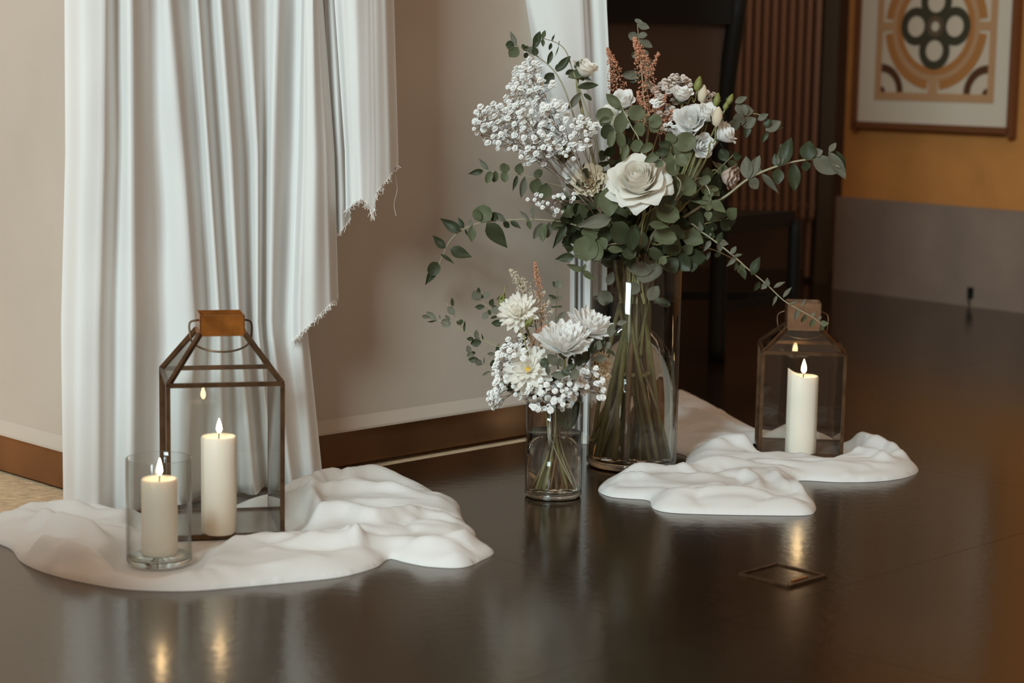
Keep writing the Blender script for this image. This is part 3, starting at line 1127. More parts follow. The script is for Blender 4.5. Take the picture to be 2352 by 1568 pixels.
# ================================================================== BOTANY
def leaf_mesh(name, kind, m):
    nx, ny = 4, 7
    vs, fs = [], []
    for j in range(ny + 1):
        y = j / ny
        if kind == 'round':
            wdt = math.sqrt(max(0, 1 - (2 * y - 1) ** 2)) ** 0.85
        elif kind == 'oval':
            wdt = math.sin(math.pi * min(1, y ** 0.9)) ** 0.75 if 0 < y < 1 else 0
        else:
            wdt = (math.sin(math.pi * y ** 0.72) ** 0.9) * (1 - 0.25 * y) if 0 < y < 1 else 0
        wdt = max(wdt, 0.03)
        for i in range(nx + 1):
            u = i / nx * 2 - 1
            x = u * wdt * 0.5
            z = 0.16 * (u * u) * wdt * 0.6 - 0.14 * math.sin(math.pi * y) * 0.3 - 0.10 * y * y + 0.03 * math.sin(7 * y + 2 * u)
            vs.append((x, y, z))
    for j in range(ny):
        for i in range(nx):
            a = j * (nx + 1) + i
            fs.append((a, a + 1, a + nx + 2, a + nx + 1))
    return mesh(name, vs, fs, m)


LEAF = {(k, mm.name): leaf_mesh('leaf', k, mm) for k in ('round', 'oval', 'point') for mm in (M_LEAFA, M_LEAFB, M_LEAFC)}


def put_leaf(parent, org, base, tip, wr, roll, kind, m, name='leaf'):
    d = tip - base
    L = d.length
    if L < 1e-5:
        return
    y = d / L
    view = (CAM - base).normalized()
    z = view - y * view.dot(y)
    if z.length < 1e-4:
        z = y.orthogonal()
    z.normalize()
    x = y.cross(z)
    ca, sa = math.cos(roll), math.sin(roll)
    x, z = x * ca + z * sa, z * ca - x * sa
    M = Matrix.Identity(4)
    M.col[0][:3] = x * L * wr
    M.col[1][:3] = y * L
    M.col[2][:3] = z * L
    M.translation = base - org
    link(name, LEAF[(kind, m.name)], parent, M)


def head_frame(center, axis):
    z = Vector(axis).normalized()
    x = z.orthogonal().normalized()
    y = z.cross(x)
    M = Matrix((x, y, z)).transposed().to_4x4()
    M.translation = center
    return M


def build_stem(parent, org, pts, r0, r1, m, n=7, name='stem'):
    q = crom(pts, 6)
    b = MB(org)
    k = len(q) - 1
    b.tube(q, [r0 + (r1 - r0) * i / k for i in range(k + 1)], n)
    return b.build(name, m, parent, True)


def petal_mesh(L, a1, curl, Wl, phi, tip, ruffle, rg, m, nu=10, nt=12):
    """a petal as part of a bowl: leaves the base at angle phi from the axis, ends at a1, rim rolled out by curl (degrees)"""
    prof = []
    r, z = 0.03, -0.45
    N = 48
    for k in range(N + 1):
        t = k / N * 1.25
        prof.append((r, z))
        an = phi * max(0, 1 - t) ** 1.4 + a1 * min(t, 1.0) + curl * max(0, (t - 0.72) / 0.28) ** 1.5
        an = math.radians(min(an, 165))
        r += L * math.sin(an) * 1.25 / N
        z += L * math.cos(an) * 1.25 / N
    vs, fs = [], []
    ph = rg.uniform(0, 6)
    sk = rg.uniform(-.12, .12)
    for j in range(nt + 1):
        for i in range(nu + 1):
            u = i / nu * 2 - 1
            tend = 1 - 0.22 * abs(u) ** 2.6 + tip * math.exp(-((u - sk) / 0.30) ** 2) + 0.02 * math.sin(5 * u + ph)
            t = min(j / nt * tend, 1.24)
            q = t / 1.25 * N
            k = min(int(q), N - 1)
            r = prof[k][0] + (prof[k + 1][0] - prof[k][0]) * (q - k)
            z = prof[k][1] + (prof[k + 1][1] - prof[k][1]) * (q - k)
            wl = Wl * (0.30 + 0.70 * math.sin(math.pi * min(0.62, 0.08 + 0.56 * t)))
            a = max(-1.5, min(1.5, u * wl / max(r, 0.10)))
            r *= 1 + 0.07 * u
            if ruffle:
                z += ruffle * math.sin(8 * u + ph) * t ** 3
                r += ruffle * math.cos(7 * u + 1.3 * ph) * t ** 3
            z += 0.025 * math.sin(2.5 * u + ph) * t
            vs.append((r * math.cos(a), r * math.sin(a), z))
    for j in range(nt):
        for i in range(nu):
            a = j * (nu + 1) + i
            fs.append((a, a + 1, a + nu + 2, a + nu + 1))
    return mesh('petal', vs, fs, m)


# (count, length, end angle, rim curl, half width, base flare, tip)
ROSE = [(3, .86, -16, 4, .26, 22, 0), (4, .92, -12, 10, .34, 32, 0), (4, .96, -7, 18, .42, 42, .02), (5, .98, 2, 30, .48, 52, .03), (5, 1.0, 14, 45, .52, 60, .05),
        (5, 1.02, 30, 62, .56, 68, .08), (6, 1.04, 50, 70, .56, 76, .12), (5, 1.04, 72, 60, .52, 84, .16)]
CUP = [(3, .84, -12, 10, .32, 26, 0), (4, .94, -4, 24, .42, 40, .02), (5, 1.0, 8, 42, .50, 52, .03), (5, 1.0, 24, 60, .54, 64, .05)]
RUFF = [(5, .48, -8, 25, .16, 14, 0), (6, .54, -4, 28, .22, 26, 0), (5, .62, 0, 30, .30, 40, 0), (6, .74, 12, 40, .36, 52, 0), (7, .86, 26, 45, .38, 62, 0), (8, .96, 45, 45, .40, 72, 0), (8, 1.0, 66, 40, .40, 82, 0)]


def cup_flower(name, label, cat, x, y, Y, Rpx, axis, spec, m, vk, group=None, ruffle=0.02, seed=1, minner=None, stemr=0.0032, sepals=True, via=None):
    rg = random.Random(seed)
    c = at(x, y, Y)
    R = Rpx * Y / FPX
    t = thing(name, label, cat, c, group)
    F = head_frame(c, axis)
    for li, (n, L_, a1, curl, Wl, phi, tip) in enumerate(spec):
        off = rg.uniform(0, 6.28)
        mm = minner if (minner and li < 2) else m
        var = [petal_mesh(L_ * rg.uniform(.95, 1.05), a1 + rg.uniform(-4, 4), curl, Wl, phi, tip, ruffle, rg, mm) for _ in range(2)]
        for k in range(n):
            a = off + 2 * math.pi * k / n + rg.uniform(-.12, .12)
            Mx = F @ Matrix.Rotation(a, 4, 'Z') @ Matrix.Scale(R * rg.uniform(.95, 1.05), 4)
            Mx.translation = F.translation - c
            link('petal', var[k % 2], t, Mx)
    ax = Vector(axis).normalized()
    base = c - ax * R * 0.45
    b = MB(c)
    b.tube([base - ax * R * 0.18, base - ax * R * .06, base + ax * R * .12], [0.003, R * .16, R * .10], 10)
    b.build('receptacle', M_SEPAL, t, True)
    if sepals:
        for k in range(5):
            a = 2 * math.pi * k / 5
            rad = (F.to_3x3() @ Vector((math.cos(a), math.sin(a), 0)))
            put_leaf(t, c, base, base + rad * R * .55 + ax * R * .05, .35, math.pi / 2 if k % 2 else 0.4, 'point', M_LEAFB, 'sepal')
    pts = [base, base - ax * R * .8 + Vector((0, 0, -R * .3))]
    if via:
        pts += [at(*v) for v in via]
    pts += stem_pts(vk, base, rg)
    build_stem(t, c, pts, stemr, stemr * 1.15, M_STEM)
    return t


def daisy_petal_mesh(m):
    vs, fs = [], []
    for j in range(7):
        y = j / 6
        wd = 0.5 * (0.35 + 0.65 * math.sin(math.pi * (0.12 + 0.72 * y))) * (1 if j < 6 else .35)
        for i in range(5):
            u = i / 4 * 2 - 1
            vs.append((u * wd * .30, y, 0.06 * u * u + 0.10 * y * y))
    for j in range(6):
        for i in range(4):
            a = j * 5 + i
            fs.append((a, a + 1, a + 6, a + 5))
    return mesh('petal', vs, fs, m)


DP = {mm.name: daisy_petal_mesh(mm) for mm in (M_PETALW, M_PETAL, M_PETALC)}


def mum(label, x, y, Y, Rpx, axis, m, vk, seed=1, layers=((16, 8, 1.0), (15, 28, .95), (13, 48, .82), (10, 66, .62), (6, 80, .42)), centre=True, group=None):
    rg = random.Random(seed)
    c = at(x, y, Y)
    R = Rpx * Y / FPX
    t = thing('chrysanthemum', label, 'flower', c, group)
    F = head_frame(c, axis)
    for n, el, ln in layers:
        off = rg.uniform(0, 6)
        for k in range(n):
            a = off + 2 * math.pi * k / n + rg.uniform(-.1, .1)
            e = math.radians(el + rg.uniform(-7, 7))
            Mx = Matrix.Rotation(a, 4, 'Z') @ Matrix.Translation((0, 0.06, 0)) @ Matrix.Rotation(e, 4, 'X') @ Matrix.Rotation(rg.uniform(-.25, .25), 4, 'Y') @ Matrix.Scale(ln * rg.uniform(.9, 1.08), 4)
            Mx = F @ Matrix.Scale(R, 4) @ Mx
            Mx.translation = Mx.translation - c
            link('petal', DP[m.name], t, Mx)
    ax = Vector(axis).normalized()
    if centre:
        b = MB()
        b.lathe((0, 0, 0), [(0.0003, .16 * R), (.09 * R, .15 * R), (.14 * R, .09 * R), (.12 * R, 0)], 14)
        o = b.build('flower_centre', M_YELLOW, t, True)
        Mx = F.copy()
        Mx.translation = (0, 0, 0)
        o.matrix_local = Mx
    b = MB(c)
    b.tube([c - ax * R * .28, c - ax * R * .1, c + ax * R * .02], [0.003, R * .20, R * .16], 10)
    b.build('receptacle', M_SEPAL, t, True)
    pts = [c - ax * R * .2, c - ax * R * .7] + stem_pts(vk, c, rg)
    build_stem(t, c, pts, 0.0024, 0.0028, M_STEM)
    return t


def bud(name, label, x, y, Y, hpx, axis, m, vk, seed=1, group=None, via=None, sep=3):
    rg = random.Random(seed)
    c = at(x, y, Y)
    hh = hpx * Y / FPX
    ax = Vector(axis).normalized()
    t = thing(name, label, 'flower bud', c, group)
    F = head_frame(c, axis)
    b = MB()
    r = hh * .27
    b.lathe((0, 0, 0), [(0.0003, -hh * .5), (r * .75, -hh * .38), (r, -hh * .1), (r * .8, hh * .18), (r * .35, hh * .42), (0.0003, hh * .5)], 12)
    o = b.build('bud_head', m, t, True)
    Mx = F.copy()
    Mx.translation = (0, 0, 0)
    o.matrix_local = Mx
    for k in range(sep):
        a = 2 * math.pi * k / sep + .5
        rad = F.to_3x3() @ Vector((math.cos(a), math.sin(a), 0))
        p0 = c - ax * hh * .45 + rad * r * .3
        put_leaf(t, c, p0, p0 + ax * hh * .55 + rad * r * 1.3, .22, 0.5 * k, 'point', M_LEAFB, 'sepal')
    pts = [c - ax * hh * .45, c - ax * hh * 1.2] + ([at(*v) for v in via] if via else []) + stem_pts(vk, c, rg, False)
    build_stem(t, c, pts, 0.0013, 0.0022, M_STEM)
    return t


def branch(label, pts, vk, leaves=None, auto=None, m=M_LEAFA, kind='round', seed=1, group=None, stem_m=M_PALESTEM, r=0.0014, twigs=(), name='eucalyptus_branch', mats=None, cross=True):
    """pts: [(px,py,Y)...] from the mouth side out to the tip. leaves: (bx,by,tx,ty,wr,roll[,mat]) in px, Y from the path."""
    rg = random.Random(seed)
    P = [at(*p) for p in pts]
    org = P[0].copy()
    t = thing(name, label, 'foliage', org, group)
    inner = stem_pts(vk, P[0], rg, rg.random() < (.9 if vk == 'S' else .3))
    full = list(reversed(inner)) + P
    q = crom(full, 6)
    b = MB(org)
    n = len(q) - 1
    b.tube(q, [r * 1.9 + (r * .6 - r * 1.9) * i / n for i in range(n + 1)], 6)
    for tw in twigs:
        b.tube(crom([at(*v) for v in tw], 5), r * .6, 5)
    b.build('stem', stem_m, t, True)
    xs = np.array([[p[0], p[1]] for p in pts], float)
    Ys = np.array([p[2] for p in pts], float)
    if leaves:
        for lf in leaves:
            bx, by, tx, ty, wr, roll = lf[:6]
            mm = lf[6] if len(lf) > 6 and lf[6] else m
            kk = lf[7] if len(lf) > 7 else kind
            i = int(((xs - np.array([bx, by])) ** 2).sum(1).argmin())
            Y = float(Ys[i]) - 0.004
            dy = rg.uniform(-.012, .012)
            put_leaf(t, org, at(bx, by, Y), at(tx, ty, Y + dy), wr, roll, kk, mm)
    if auto:
        k0, cnt, Lpx, wr = auto
        W_ = crom(P, 10)
        nn = len(W_) - 1
        L0 = Lpx * Ys.mean() / FPX
        for c in range(cnt):
            a = k0 + (1 - k0) * c / max(1, cnt - 1)
            i = min(int(a * nn), nn - 1)
            p = W_[i]
            tg = (W_[i + 1] - W_[max(i - 1, 0)]).normalized()
            s = tg.orthogonal().normalized()
            s2 = tg.cross(s)
            ph = (c % 2) * math.pi / 2 + rg.uniform(-.3, .3)
            for sg in (0, math.pi):
                d = s * math.cos(ph + sg) + s2 * math.sin(ph + sg)
                dr = (d * 1.0 + tg * rg.uniform(.2, .8) + Vector((0, 0, -rg.uniform(0, .35)))).normalized()
                L = L0 * rg.uniform(.75, 1.2) * (1.1 - .45 * a)
                mm = rg.choice(mats) if mats else m
                put_leaf(t, org, p, p + dr * L, wr * rg.uniform(.85, 1.1), rg.uniform(-1.0, 1.0), kind, mm)
    return t


def floret_mesh(m, seed):
    """tiny double rosette of blunt petals round a calyx"""
    rg = random.Random(seed)
    vs, fs = [], []
    for n, el, ln in ((7, -8, 1.0), (6, 30, .88), (4, 62, .66)):
        off = rg.uniform(0, 6)
        for k in range(n):
            a = off + 2 * math.pi * k / n + rg.uniform(-.15, .15)
            e = math.radians(el + rg.uniform(-10, 10))
            d = Vector((math.cos(a) * math.cos(e), math.sin(a) * math.cos(e), math.sin(e))) * ln
            sd = Vector((-math.sin(a), math.cos(a), 0)) * .42 * ln
            up = Vector((0, 0, .18))
            i = len(vs)
            vs += [d * .08, d * .55 + sd + up * .3, d * .55 - sd + up * .3, d + sd * .8, d - sd * .8, d * .6 - up * .25]
            fs += [(i, i + 1, i + 5), (i, i + 5, i + 2), (i + 1, i + 3, i + 5), (i + 3, i + 4, i + 5), (i + 4, i + 2, i + 5)]
    b = MB()
    b.lathe((0, 0, 0), [(.02, -.75), (.30, -.6), (.42, -.15), (.1, .1)], 6)
    i = len(vs)
    vs += b.v
    fs += [tuple(q + i for q in f) for f in b.f]
    return mesh('floret', vs, fs, m, False)


FLO = {M_GYP.name: [floret_mesh(M_GYP, s) for s in range(4)], M_GYPD.name: [floret_mesh(M_GYPD, s) for s in range(2)]}


def gyp(label, blobs, Y, vk, root, seed=1, m=M_GYP, rp=(4.2, 7.2), group=None, depth=0.05, fixed=()):
    """blobs: (cx,cy,rx,ry,n) px ellipses of florets; root: px point where the spray starts"""
    rg = random.Random(seed)
    c = at(root[0], root[1], Y)
    t = thing('babys_breath_sprig', label, 'flower', c, group)
    b = MB(c)
    b.tube(crom(list(reversed(stem_pts(vk, c, rg, vk == 'S'))) + [c], 6), 0.0013, 5)
    allp = []
    for cx, cy, rx, ry, n in blobs:
        hub = at(root[0] + (cx - root[0]) * .62, root[1] + (cy - root[1]) * .62, Y)
        b.tube(crom([c, c.lerp(hub, .5) + Vector((0, 0, .004)), hub], 4), 0.0009, 4)
        nodes = []
        for k in range(max(3, n // 7)):
            a = rg.uniform(0, 6.28)
            q = math.sqrt(rg.random())
            nd = at(cx + rx * .7 * q * math.cos(a), cy + ry * .7 * q * math.sin(a) + 6, Y + rg.uniform(-depth, depth) * .7)
            nodes.append(nd)
            b.tube([hub, hub.lerp(nd, .5) + Vector((rg.uniform(-.006, .006), 0, rg.uniform(-.004, .008))), nd], 0.00065, 3, cap=False)
        pl = []
        tries = 0
        while len(pl) < n and tries < n * 40:
            tries += 1
            a = rg.uniform(0, 6.28)
            q = math.sqrt(rg.random())
            x, y = cx + rx * q * math.cos(a), cy + ry * q * math.sin(a)
            if all((x - u) ** 2 + (y - v) ** 2 > 60 for u, v, _ in pl):
                pl.append((x, y, rg.uniform(*rp)))
        for x, y, rr in pl:
            p = at(x, y, Y + rg.uniform(-depth, depth))
            nd = min(nodes, key=lambda k_: (k_ - p).length)
            b.tube([nd, nd.lerp(p, .6) + Vector((0, 0, -.002)), p], 0.0005, 3, cap=False)
            allp.append((p, rr))
    for x, y, rr in fixed:
        p = at(x, y, Y - 0.01)
        b.tube([c.lerp(p, .4), p], 0.0005, 3, cap=False)
        allp.append((p, rr))
    b.build('twigs', M_TWIG, t)
    for p, rr in allp:
        R = rr * Y / FPX
        od = (p - c).normalized() + (CAM - p).normalized() * .9 + Vector((rg.uniform(-.7, .7), rg.uniform(-.7, .7), rg.uniform(-.3, .8))) + Vector((-.35, -.3, .6))
        Mx = head_frame(Vector((0, 0, 0)), od) @ Matrix.Rotation(rg.uniform(0, 6), 4, 'Z') @ Matrix.Scale(R * 1.22, 4)
        Mx.translation = p - c
        link('floret', rg.choice(FLO[m.name]), t, Mx)
    return t


def astilbe(label, spine, Y, wpx, m, vk, seed=1, side=(), n=420, group=None, rp=1.7):
    rg = random.Random(seed)
    P = [at(x, y, Y) for x, y in spine]
    org = P[0].copy()
    t = thing('astilbe_plume', label, 'flower', org, group)
    b = MB(org)
    b.tube(crom(list(reversed(stem_pts(vk, P[0], rg, vk == 'S'))) + P, 6), 0.0012, 5)
    sp = []
    for s in side:
        q = [at(x, y, Y) for x, y in s]
        b.tube(crom(q, 4), 0.0007, 4)
        sp.append(crom(q, 10))
    b.build('stem', M_STEMB, t)
    W_ = crom(P, 12)
    bm = MB(org)
    oc = [(1, 0, 0), (-1, 0, 0), (0, 1, 0), (0, -1, 0), (0, 0, 1), (0, 0, -1)]
    of = [(0, 2, 4), (2, 1, 4), (1, 3, 4), (3, 0, 4), (2, 0, 5), (1, 2, 5), (3, 1, 5), (0, 3, 5)]

    def bead(p, r):
        bm.add([p + Vector(o) * r * rg.uniform(.7, 1.3) for o in oc], of)
    for _ in range(n):
        a = rg.random() ** 0.8
        p = W_[min(int(a * (len(W_) - 1)), len(W_) - 1)]
        wr = wpx * (1 - a) ** .8 * Y / FPX + 0.0015
        an = rg.uniform(0, 6.28)
        d = Vector((math.cos(an), math.sin(an), rg.uniform(-.2, .7)))
        bead(p + d * wr * math.sqrt(rg.random()), rp * Y / FPX * rg.uniform(.7, 1.4))
    for q in sp:
        for _ in range(int(n * .16)):
            a = rg.random()
            p = q[min(int(a * (len(q) - 1)), len(q) - 1)]
            wr = (2 + 6 * (1 - a)) * Y / FPX
            bead(p + Vector((rg.gauss(0, .6), rg.gauss(0, .6), rg.gauss(0, .6))) * wr, rp * Y / FPX * rg.uniform(.7, 1.4))
    o = bm.build('plume', m, t)
    o['kind'] = 'stuff'
    return t


# ------------------------------------------------------------------ the large bouquet (vase T, centre depth TY)
TY = TV.y
BIG = 'flowers in the tall vase'
cup_flower('rose', 'large open ivory rose at the front of the tall bouquet', 'flower', 1466, 412, TY - 0.17, 80, (-.20, -.72, .66), ROSE, M_PETAL, 'T', BIG, .012, 11, stemr=.0038)
cup_flower('rose', 'white rose seen from the side against the gathered drape', 'flower', 1345, 160, TY + 0.02, 42, (.25, -.35, .9), CUP, M_PETAL, 'T', BIG, .02, 12)
cup_flower('rose', 'white rose between the pink plume and baby\'s breath, above the sage leaves', 'flower', 1432, 232, TY - 0.03, 42, (-.05, -.6, .75), CUP, M_PETALW, 'T', BIG, .02, 13)
cup_flower('rose', 'cream rose half covered by sage leaves below another white rose', 'flower', 1408, 272, TY - 0.01, 40, (-.35, -.75, .45), ROSE, M_PETAL, 'T', BIG, .02, 14)
cup_flower('rose', 'white rose behind the baby\'s breath at the outer edge', 'flower', 1322, 392, TY - 0.02, 46, (-.75, -.4, .2), CUP, M_PETALW, 'T', BIG, .02, 15)
cup_flower('carnation', 'cream ruffled carnation behind thin twigs beside the ivory rose', 'flower', 1352, 410, TY - 0.05, 46, (-.25, -.75, .5), RUFF, M_PETALC, 'T', BIG, .07, 16)
for x, y, R, ax, sd, lb, mm in (
        (1566, 218, 29, (.05, -.35, .9), 21, 'white lisianthus standing upright below the dusky baby\'s breath', M_PETALW),
        (1588, 278, 42, (-.2, -.75, .55), 22, 'fullest white lisianthus of the cluster with curled petals', M_PETALW),
        (1625, 262, 33, (.15, -.5, .8), 23, 'white lisianthus tucked behind the green buds', M_PETALW),
        (1575, 312, 36, (-.4, -.5, .7), 24, 'white lisianthus resting on broad sage leaves', M_PETALW),
        (1612, 335, 32, (.35, -.8, .1), 25, 'small white lisianthus peeking out beside the broad sage leaf', M_PETALW),
        (1664, 308, 34, (.75, -.3, .55), 26, 'white lisianthus with ruffled rim leaning out over its bare stem', M_PETALW),
        (1674, 405, 34, (.4, -.2, -.1), 27, 'blush rose turned away behind the dark leaves', M_PETALP)):
    cup_flower('lisianthus' if mm is M_PETALW else 'rose', lb, 'flower', x, y, TY - 0.06, R * 1.28, ax, CUP, mm, 'T', BIG, .035, sd, stemr=.0022)
for x, y, hpx, ax, sd, mm in ((1604, 192, 36, (.2, 0, 1), 31, M_BUD), (1614, 215, 42, (.15, 0, 1), 32, M_PETALC), (1647, 228, 32, (.15, 0, 1), 33, M_BUD), (1677, 228, 28, (.45, 0, 1), 34, M_BUD),
                              (1668, 242, 24, (.35, 0, 1), 37, M_BUD)):
    bud('lisianthus_bud', 'slim green lisianthus bud above the white cluster', x, y, TY - 0.05, hpx, ax, mm, 'T', sd, 'lisianthus buds', via=[(x - 30, y + 60, TY - .04)])
bud('lisianthus_bud', 'pale pointed lisianthus bud on a dark stem before the white cluster', 1648, 268, TY - 0.09, 48, (.1, 0, 1), M_PETALC, 'T', 35, None, via=[(1630, 330, TY - .085), (1615, 380, TY - .07)])

astilbe('tall pink astilbe plume above the ivory rose', [(1490, 300), (1490, 240), (1478, 160), (1468, 120), (1456, 84)], TY - .02, 34, M_AST_P, 'T', 41,
        side=([(1484, 190), (1500, 150), (1514, 120)], [(1490, 260), (1520, 245), (1530, 215)], [(1500, 290), (1535, 275), (1550, 255)], [(1485, 250), (1468, 230), (1465, 210)]), n=700, group=None)
astilbe('pale pink astilbe plume in front of the drape edge', [(1425, 250), (1418, 205), (1408, 150), (1394, 108)], TY + .08, 30, M_AST_P, 'T', 42, n=420)
astilbe('short pink astilbe tuft among the dusky baby\'s breath', [(1510, 310), (1530, 275), (1548, 250)], TY - .03, 22, M_AST_P, 'T', 43, n=200)

gyp('airy white baby\'s breath spray at the outer edge of the tall bouquet', [(1125, 285, 38, 50, 34), (1165, 300, 40, 52, 34), (1165, 255, 48, 28, 14)], TY - 0.05, 'T', (1382, 490), 51, group='baby\'s breath sprays in the tall bouquet')
gyp('upright white baby\'s breath spray before the gathered drape', [(1215, 175, 36, 42, 34), (1190, 220, 28, 40, 26), (1245, 215, 34, 36, 14)], TY - 0.03, 'T', (1382, 490), 52, group='baby\'s breath sprays in the tall bouquet')
gyp('dense white baby\'s breath spray in the middle of the white cloud', [(1210, 275, 46, 46, 46), (1255, 320, 48, 44, 40), (1225, 350, 46, 34, 24), (1270, 260, 36, 36, 22)], TY - 0.07, 'T', (1382, 490), 53, group='baby\'s breath sprays in the tall bouquet')
gyp('white baby\'s breath sprig overlapping the sage leaves beside the carnation', [(1335, 305, 32, 36, 26), (1352, 290, 20, 22, 10), (1310, 345, 26, 26, 12)], TY - 0.11, 'T', (1382, 490), 54, rp=(3.8, 6.6))
gyp('sparse baby\'s breath sprig hanging below the white cloud', [(1270, 470, 36, 28, 12), (1235, 455, 24, 18, 5), (1300, 455, 24, 24, 6)], TY - 0.09, 'T', (1350, 470), 55, rp=(3.6, 6.0))
gyp('dusky baby\'s breath tuft at the top behind the lisianthus', [(1555, 192, 32, 20, 26), (1520, 210, 20, 18, 12), (1530, 250, 26, 26, 16), (1625, 222, 18, 16, 8)], TY + .01, 'T', (1530, 330), 56, m=M_GYPD, rp=(4.5, 7.5))
gyp('few white florets between astilbe and lisianthus', [(1538, 292, 18, 10, 7), (1505, 240, 10, 10, 3)], TY - .08, 'T', (1520, 360), 57, rp=(4.5, 7))

# --- eucalyptus branches placed after the photograph
A_, B_, C_ = M_LEAFA, M_LEAFB, M_LEAFC
branch('long eucalyptus branch arching out before the bare wall', [(1330, 520, TY - .02), (1250, 505, TY), (1170, 505, TY), (1090, 515, TY - .01), (1040, 545, TY - .02), (1015, 590, TY - .02), (1003, 620, TY - .02)], 'T', leaves=[
    (1058, 532, 1010, 502, .50, .2, B_, 'point'), (1022, 570, 994, 541, .55, .1, B_, 'point'), (1034, 572, 1084, 590, .58, .1, B_, 'point'), (1012, 583, 1046, 606, .22, .3, B_, 'point'),
    (1005, 602, 988, 632, .85, .2, B_, 'round'), (1002, 612, 977, 656, .42, .2, B_, 'point'), (1066, 524, 1050, 499, .55, .5, B_, 'point'), (1068, 526, 1075, 543, .3, .4, B_, 'point'),
    (1083, 520, 1078, 503, .6, .2, C_, 'oval'), (1084, 518, 1084, 556, .52, .1, A_, 'oval'), (1110, 512, 1110, 470, 1.0, .15, A_, 'round'), (1100, 508, 1092, 480, .7, .4, A_, 'round'),
    (1118, 512, 1166, 570, .55, .0, B_, 'point'), (1130, 508, 1136, 487, .9, .3, B_, 'oval'), (1160, 508, 1135, 488, .55, .5, C_, 'oval'), (1155, 510, 1172, 522, .6, .2, B_, 'oval'), (1172, 508, 1198, 524, .5, .5, B_, 'point'),
    (1215, 503, 1190, 484, .35, .5, C_, 'point'), (1212, 506, 1220, 528, .6, .2, A_, 'point'), (1224, 503, 1222, 470, .3, .6, C_, 'oval'), (1245, 512, 1226, 550, .45, .2, C_, 'oval'), (1250, 512, 1245, 555, .5, -.4, A_, 'oval'), (1262, 510, 1258, 548, .5, .3, C_, 'oval'),
    (1280, 512, 1276, 530, .5, .2, B_), (1300, 515, 1270, 572, .32, .2, B_, 'point')], kind='point', seed=61)
branch('short pale eucalyptus tip showing beside the baby\'s breath', [(1330, 450, TY + .02), (1260, 420, TY + .03), (1190, 400, TY + .04), (1110, 392, TY + .04)], 'T', leaves=[
    (1110, 392, 1075, 400, .45, .2, B_, 'point'), (1122, 390, 1098, 364, .4, .4, C_, 'point'), (1128, 393, 1118, 420, .6, .2, A_), (1138, 392, 1136, 420, .5, .2, A_), (1150, 393, 1168, 378, .9, .2, A_), (1158, 395, 1160, 418, .8, .2, A_),
    (1190, 400, 1196, 375, .8, .2, A_, 'oval'), (1188, 402, 1178, 440, .3, .3, B_, 'point'), (1205, 405, 1198, 455, .35, .3, C_, 'oval'), (1235, 410, 1225, 445, .8, .2, A_, 'oval'), (1228, 408, 1244, 390, .8, .3, A_), (1255, 420, 1248, 462, .8, .2, A_, 'oval'), (1290, 440, 1300, 470, .9, .1, A_)], seed=62)
branch('eucalyptus sprig bending out over the drape at the top', [(1370, 330, TY + .02), (1340, 230, TY + .02), (1315, 160, TY + .02), (1300, 118, TY + .02), (1278, 98, TY + .02), (1240, 86, TY + .02)], 'T', leaves=[
    (1238, 88, 1224, 112, .5, .1, B_, 'oval'), (1228, 108, 1240, 72, .5, .1, B_, 'oval'), (1246, 88, 1252, 70, .5, .2, A_, 'oval'), (1246, 88, 1248, 108, .45, .3, A_, 'oval'), (1268, 95, 1274, 76, .28, .6, B_, 'point'), (1266, 98, 1262, 116, .5, .5, B_, 'oval'),
    (1268, 116, 1258, 150, .35, .4, B_, 'oval'), (1284, 104, 1274, 134, .08, .2, B_, 'point'), (1283, 106, 1285, 92, .1, .2, B_), (1278, 165, 1310, 128, .4, .2, B_, 'oval'), (1272, 168, 1250, 192, .75, .1, B_, 'oval'), (1276, 162, 1282, 146, .4, .3, B_),
    (1318, 160, 1298, 172, .5, .2, B_, 'oval'), (1320, 158, 1338, 134, .45, .3, B_, 'point'), (1304, 178, 1356, 158, .40, .1, A_, 'oval'), (1325, 200, 1376, 194, .32, .2, B_, 'oval'), (1334, 212, 1305, 252, .35, .3, C_, 'oval'), (1340, 215, 1360, 230, .4, .3, B_)], seed=63)
branch('dark eucalyptus tip rising over the gathered drape', [(1350, 360, TY), (1290, 190, TY + .01), (1235, 130, TY + .01), (1192, 106, TY + .01), (1184, 104, TY + .01)], 'T', leaves=[
    (1186, 104, 1171, 71, .4, .2, C_, 'point'), (1182, 104, 1160, 104, .95, .1, B_, 'oval'), (1190, 108, 1170, 132, .85, .1, A_, 'oval'), (1198, 108, 1205, 104, .8, .2, B_), (1206, 118, 1212, 104, 1.2, .1, B_, 'oval'), (1216, 124, 1226, 108, 1.0, .1, C_), (1224, 126, 1234, 112, .9, .2, B_), (1204, 122, 1212, 132, .8, .2, B_)], seed=64)
branch('eucalyptus sprig standing tallest above the pink plume', [(1485, 330, TY + .04), (1478, 220, TY + .04), (1472, 140, TY + .05), (1468, 100, TY + .05), (1464, 55, TY + .05)], 'T', leaves=[
    (1464, 56, 1492, 64, .6, .2, C_, 'oval'), (1464, 54, 1470, 44, 1.6, .2, C_), (1466, 82, 1442, 84, .8, .2, C_), (1466, 82, 1486, 80, .7, .4, C_), (1467, 92, 1500, 108, .5, .3, C_, 'oval'), (1470, 118, 1490, 128, .8, .4, C_), (1470, 128, 1450, 124, .9, .2, B_),
    (1474, 140, 1500, 150, .9, .2, C_), (1474, 160, 1500, 166, .8, .5, C_), (1472, 172, 1430, 172, .5, .2, C_), (1470, 176, 1444, 186, .6, .4, B_), (1478, 200, 1500, 190, .8, .3, C_)], seed=65)
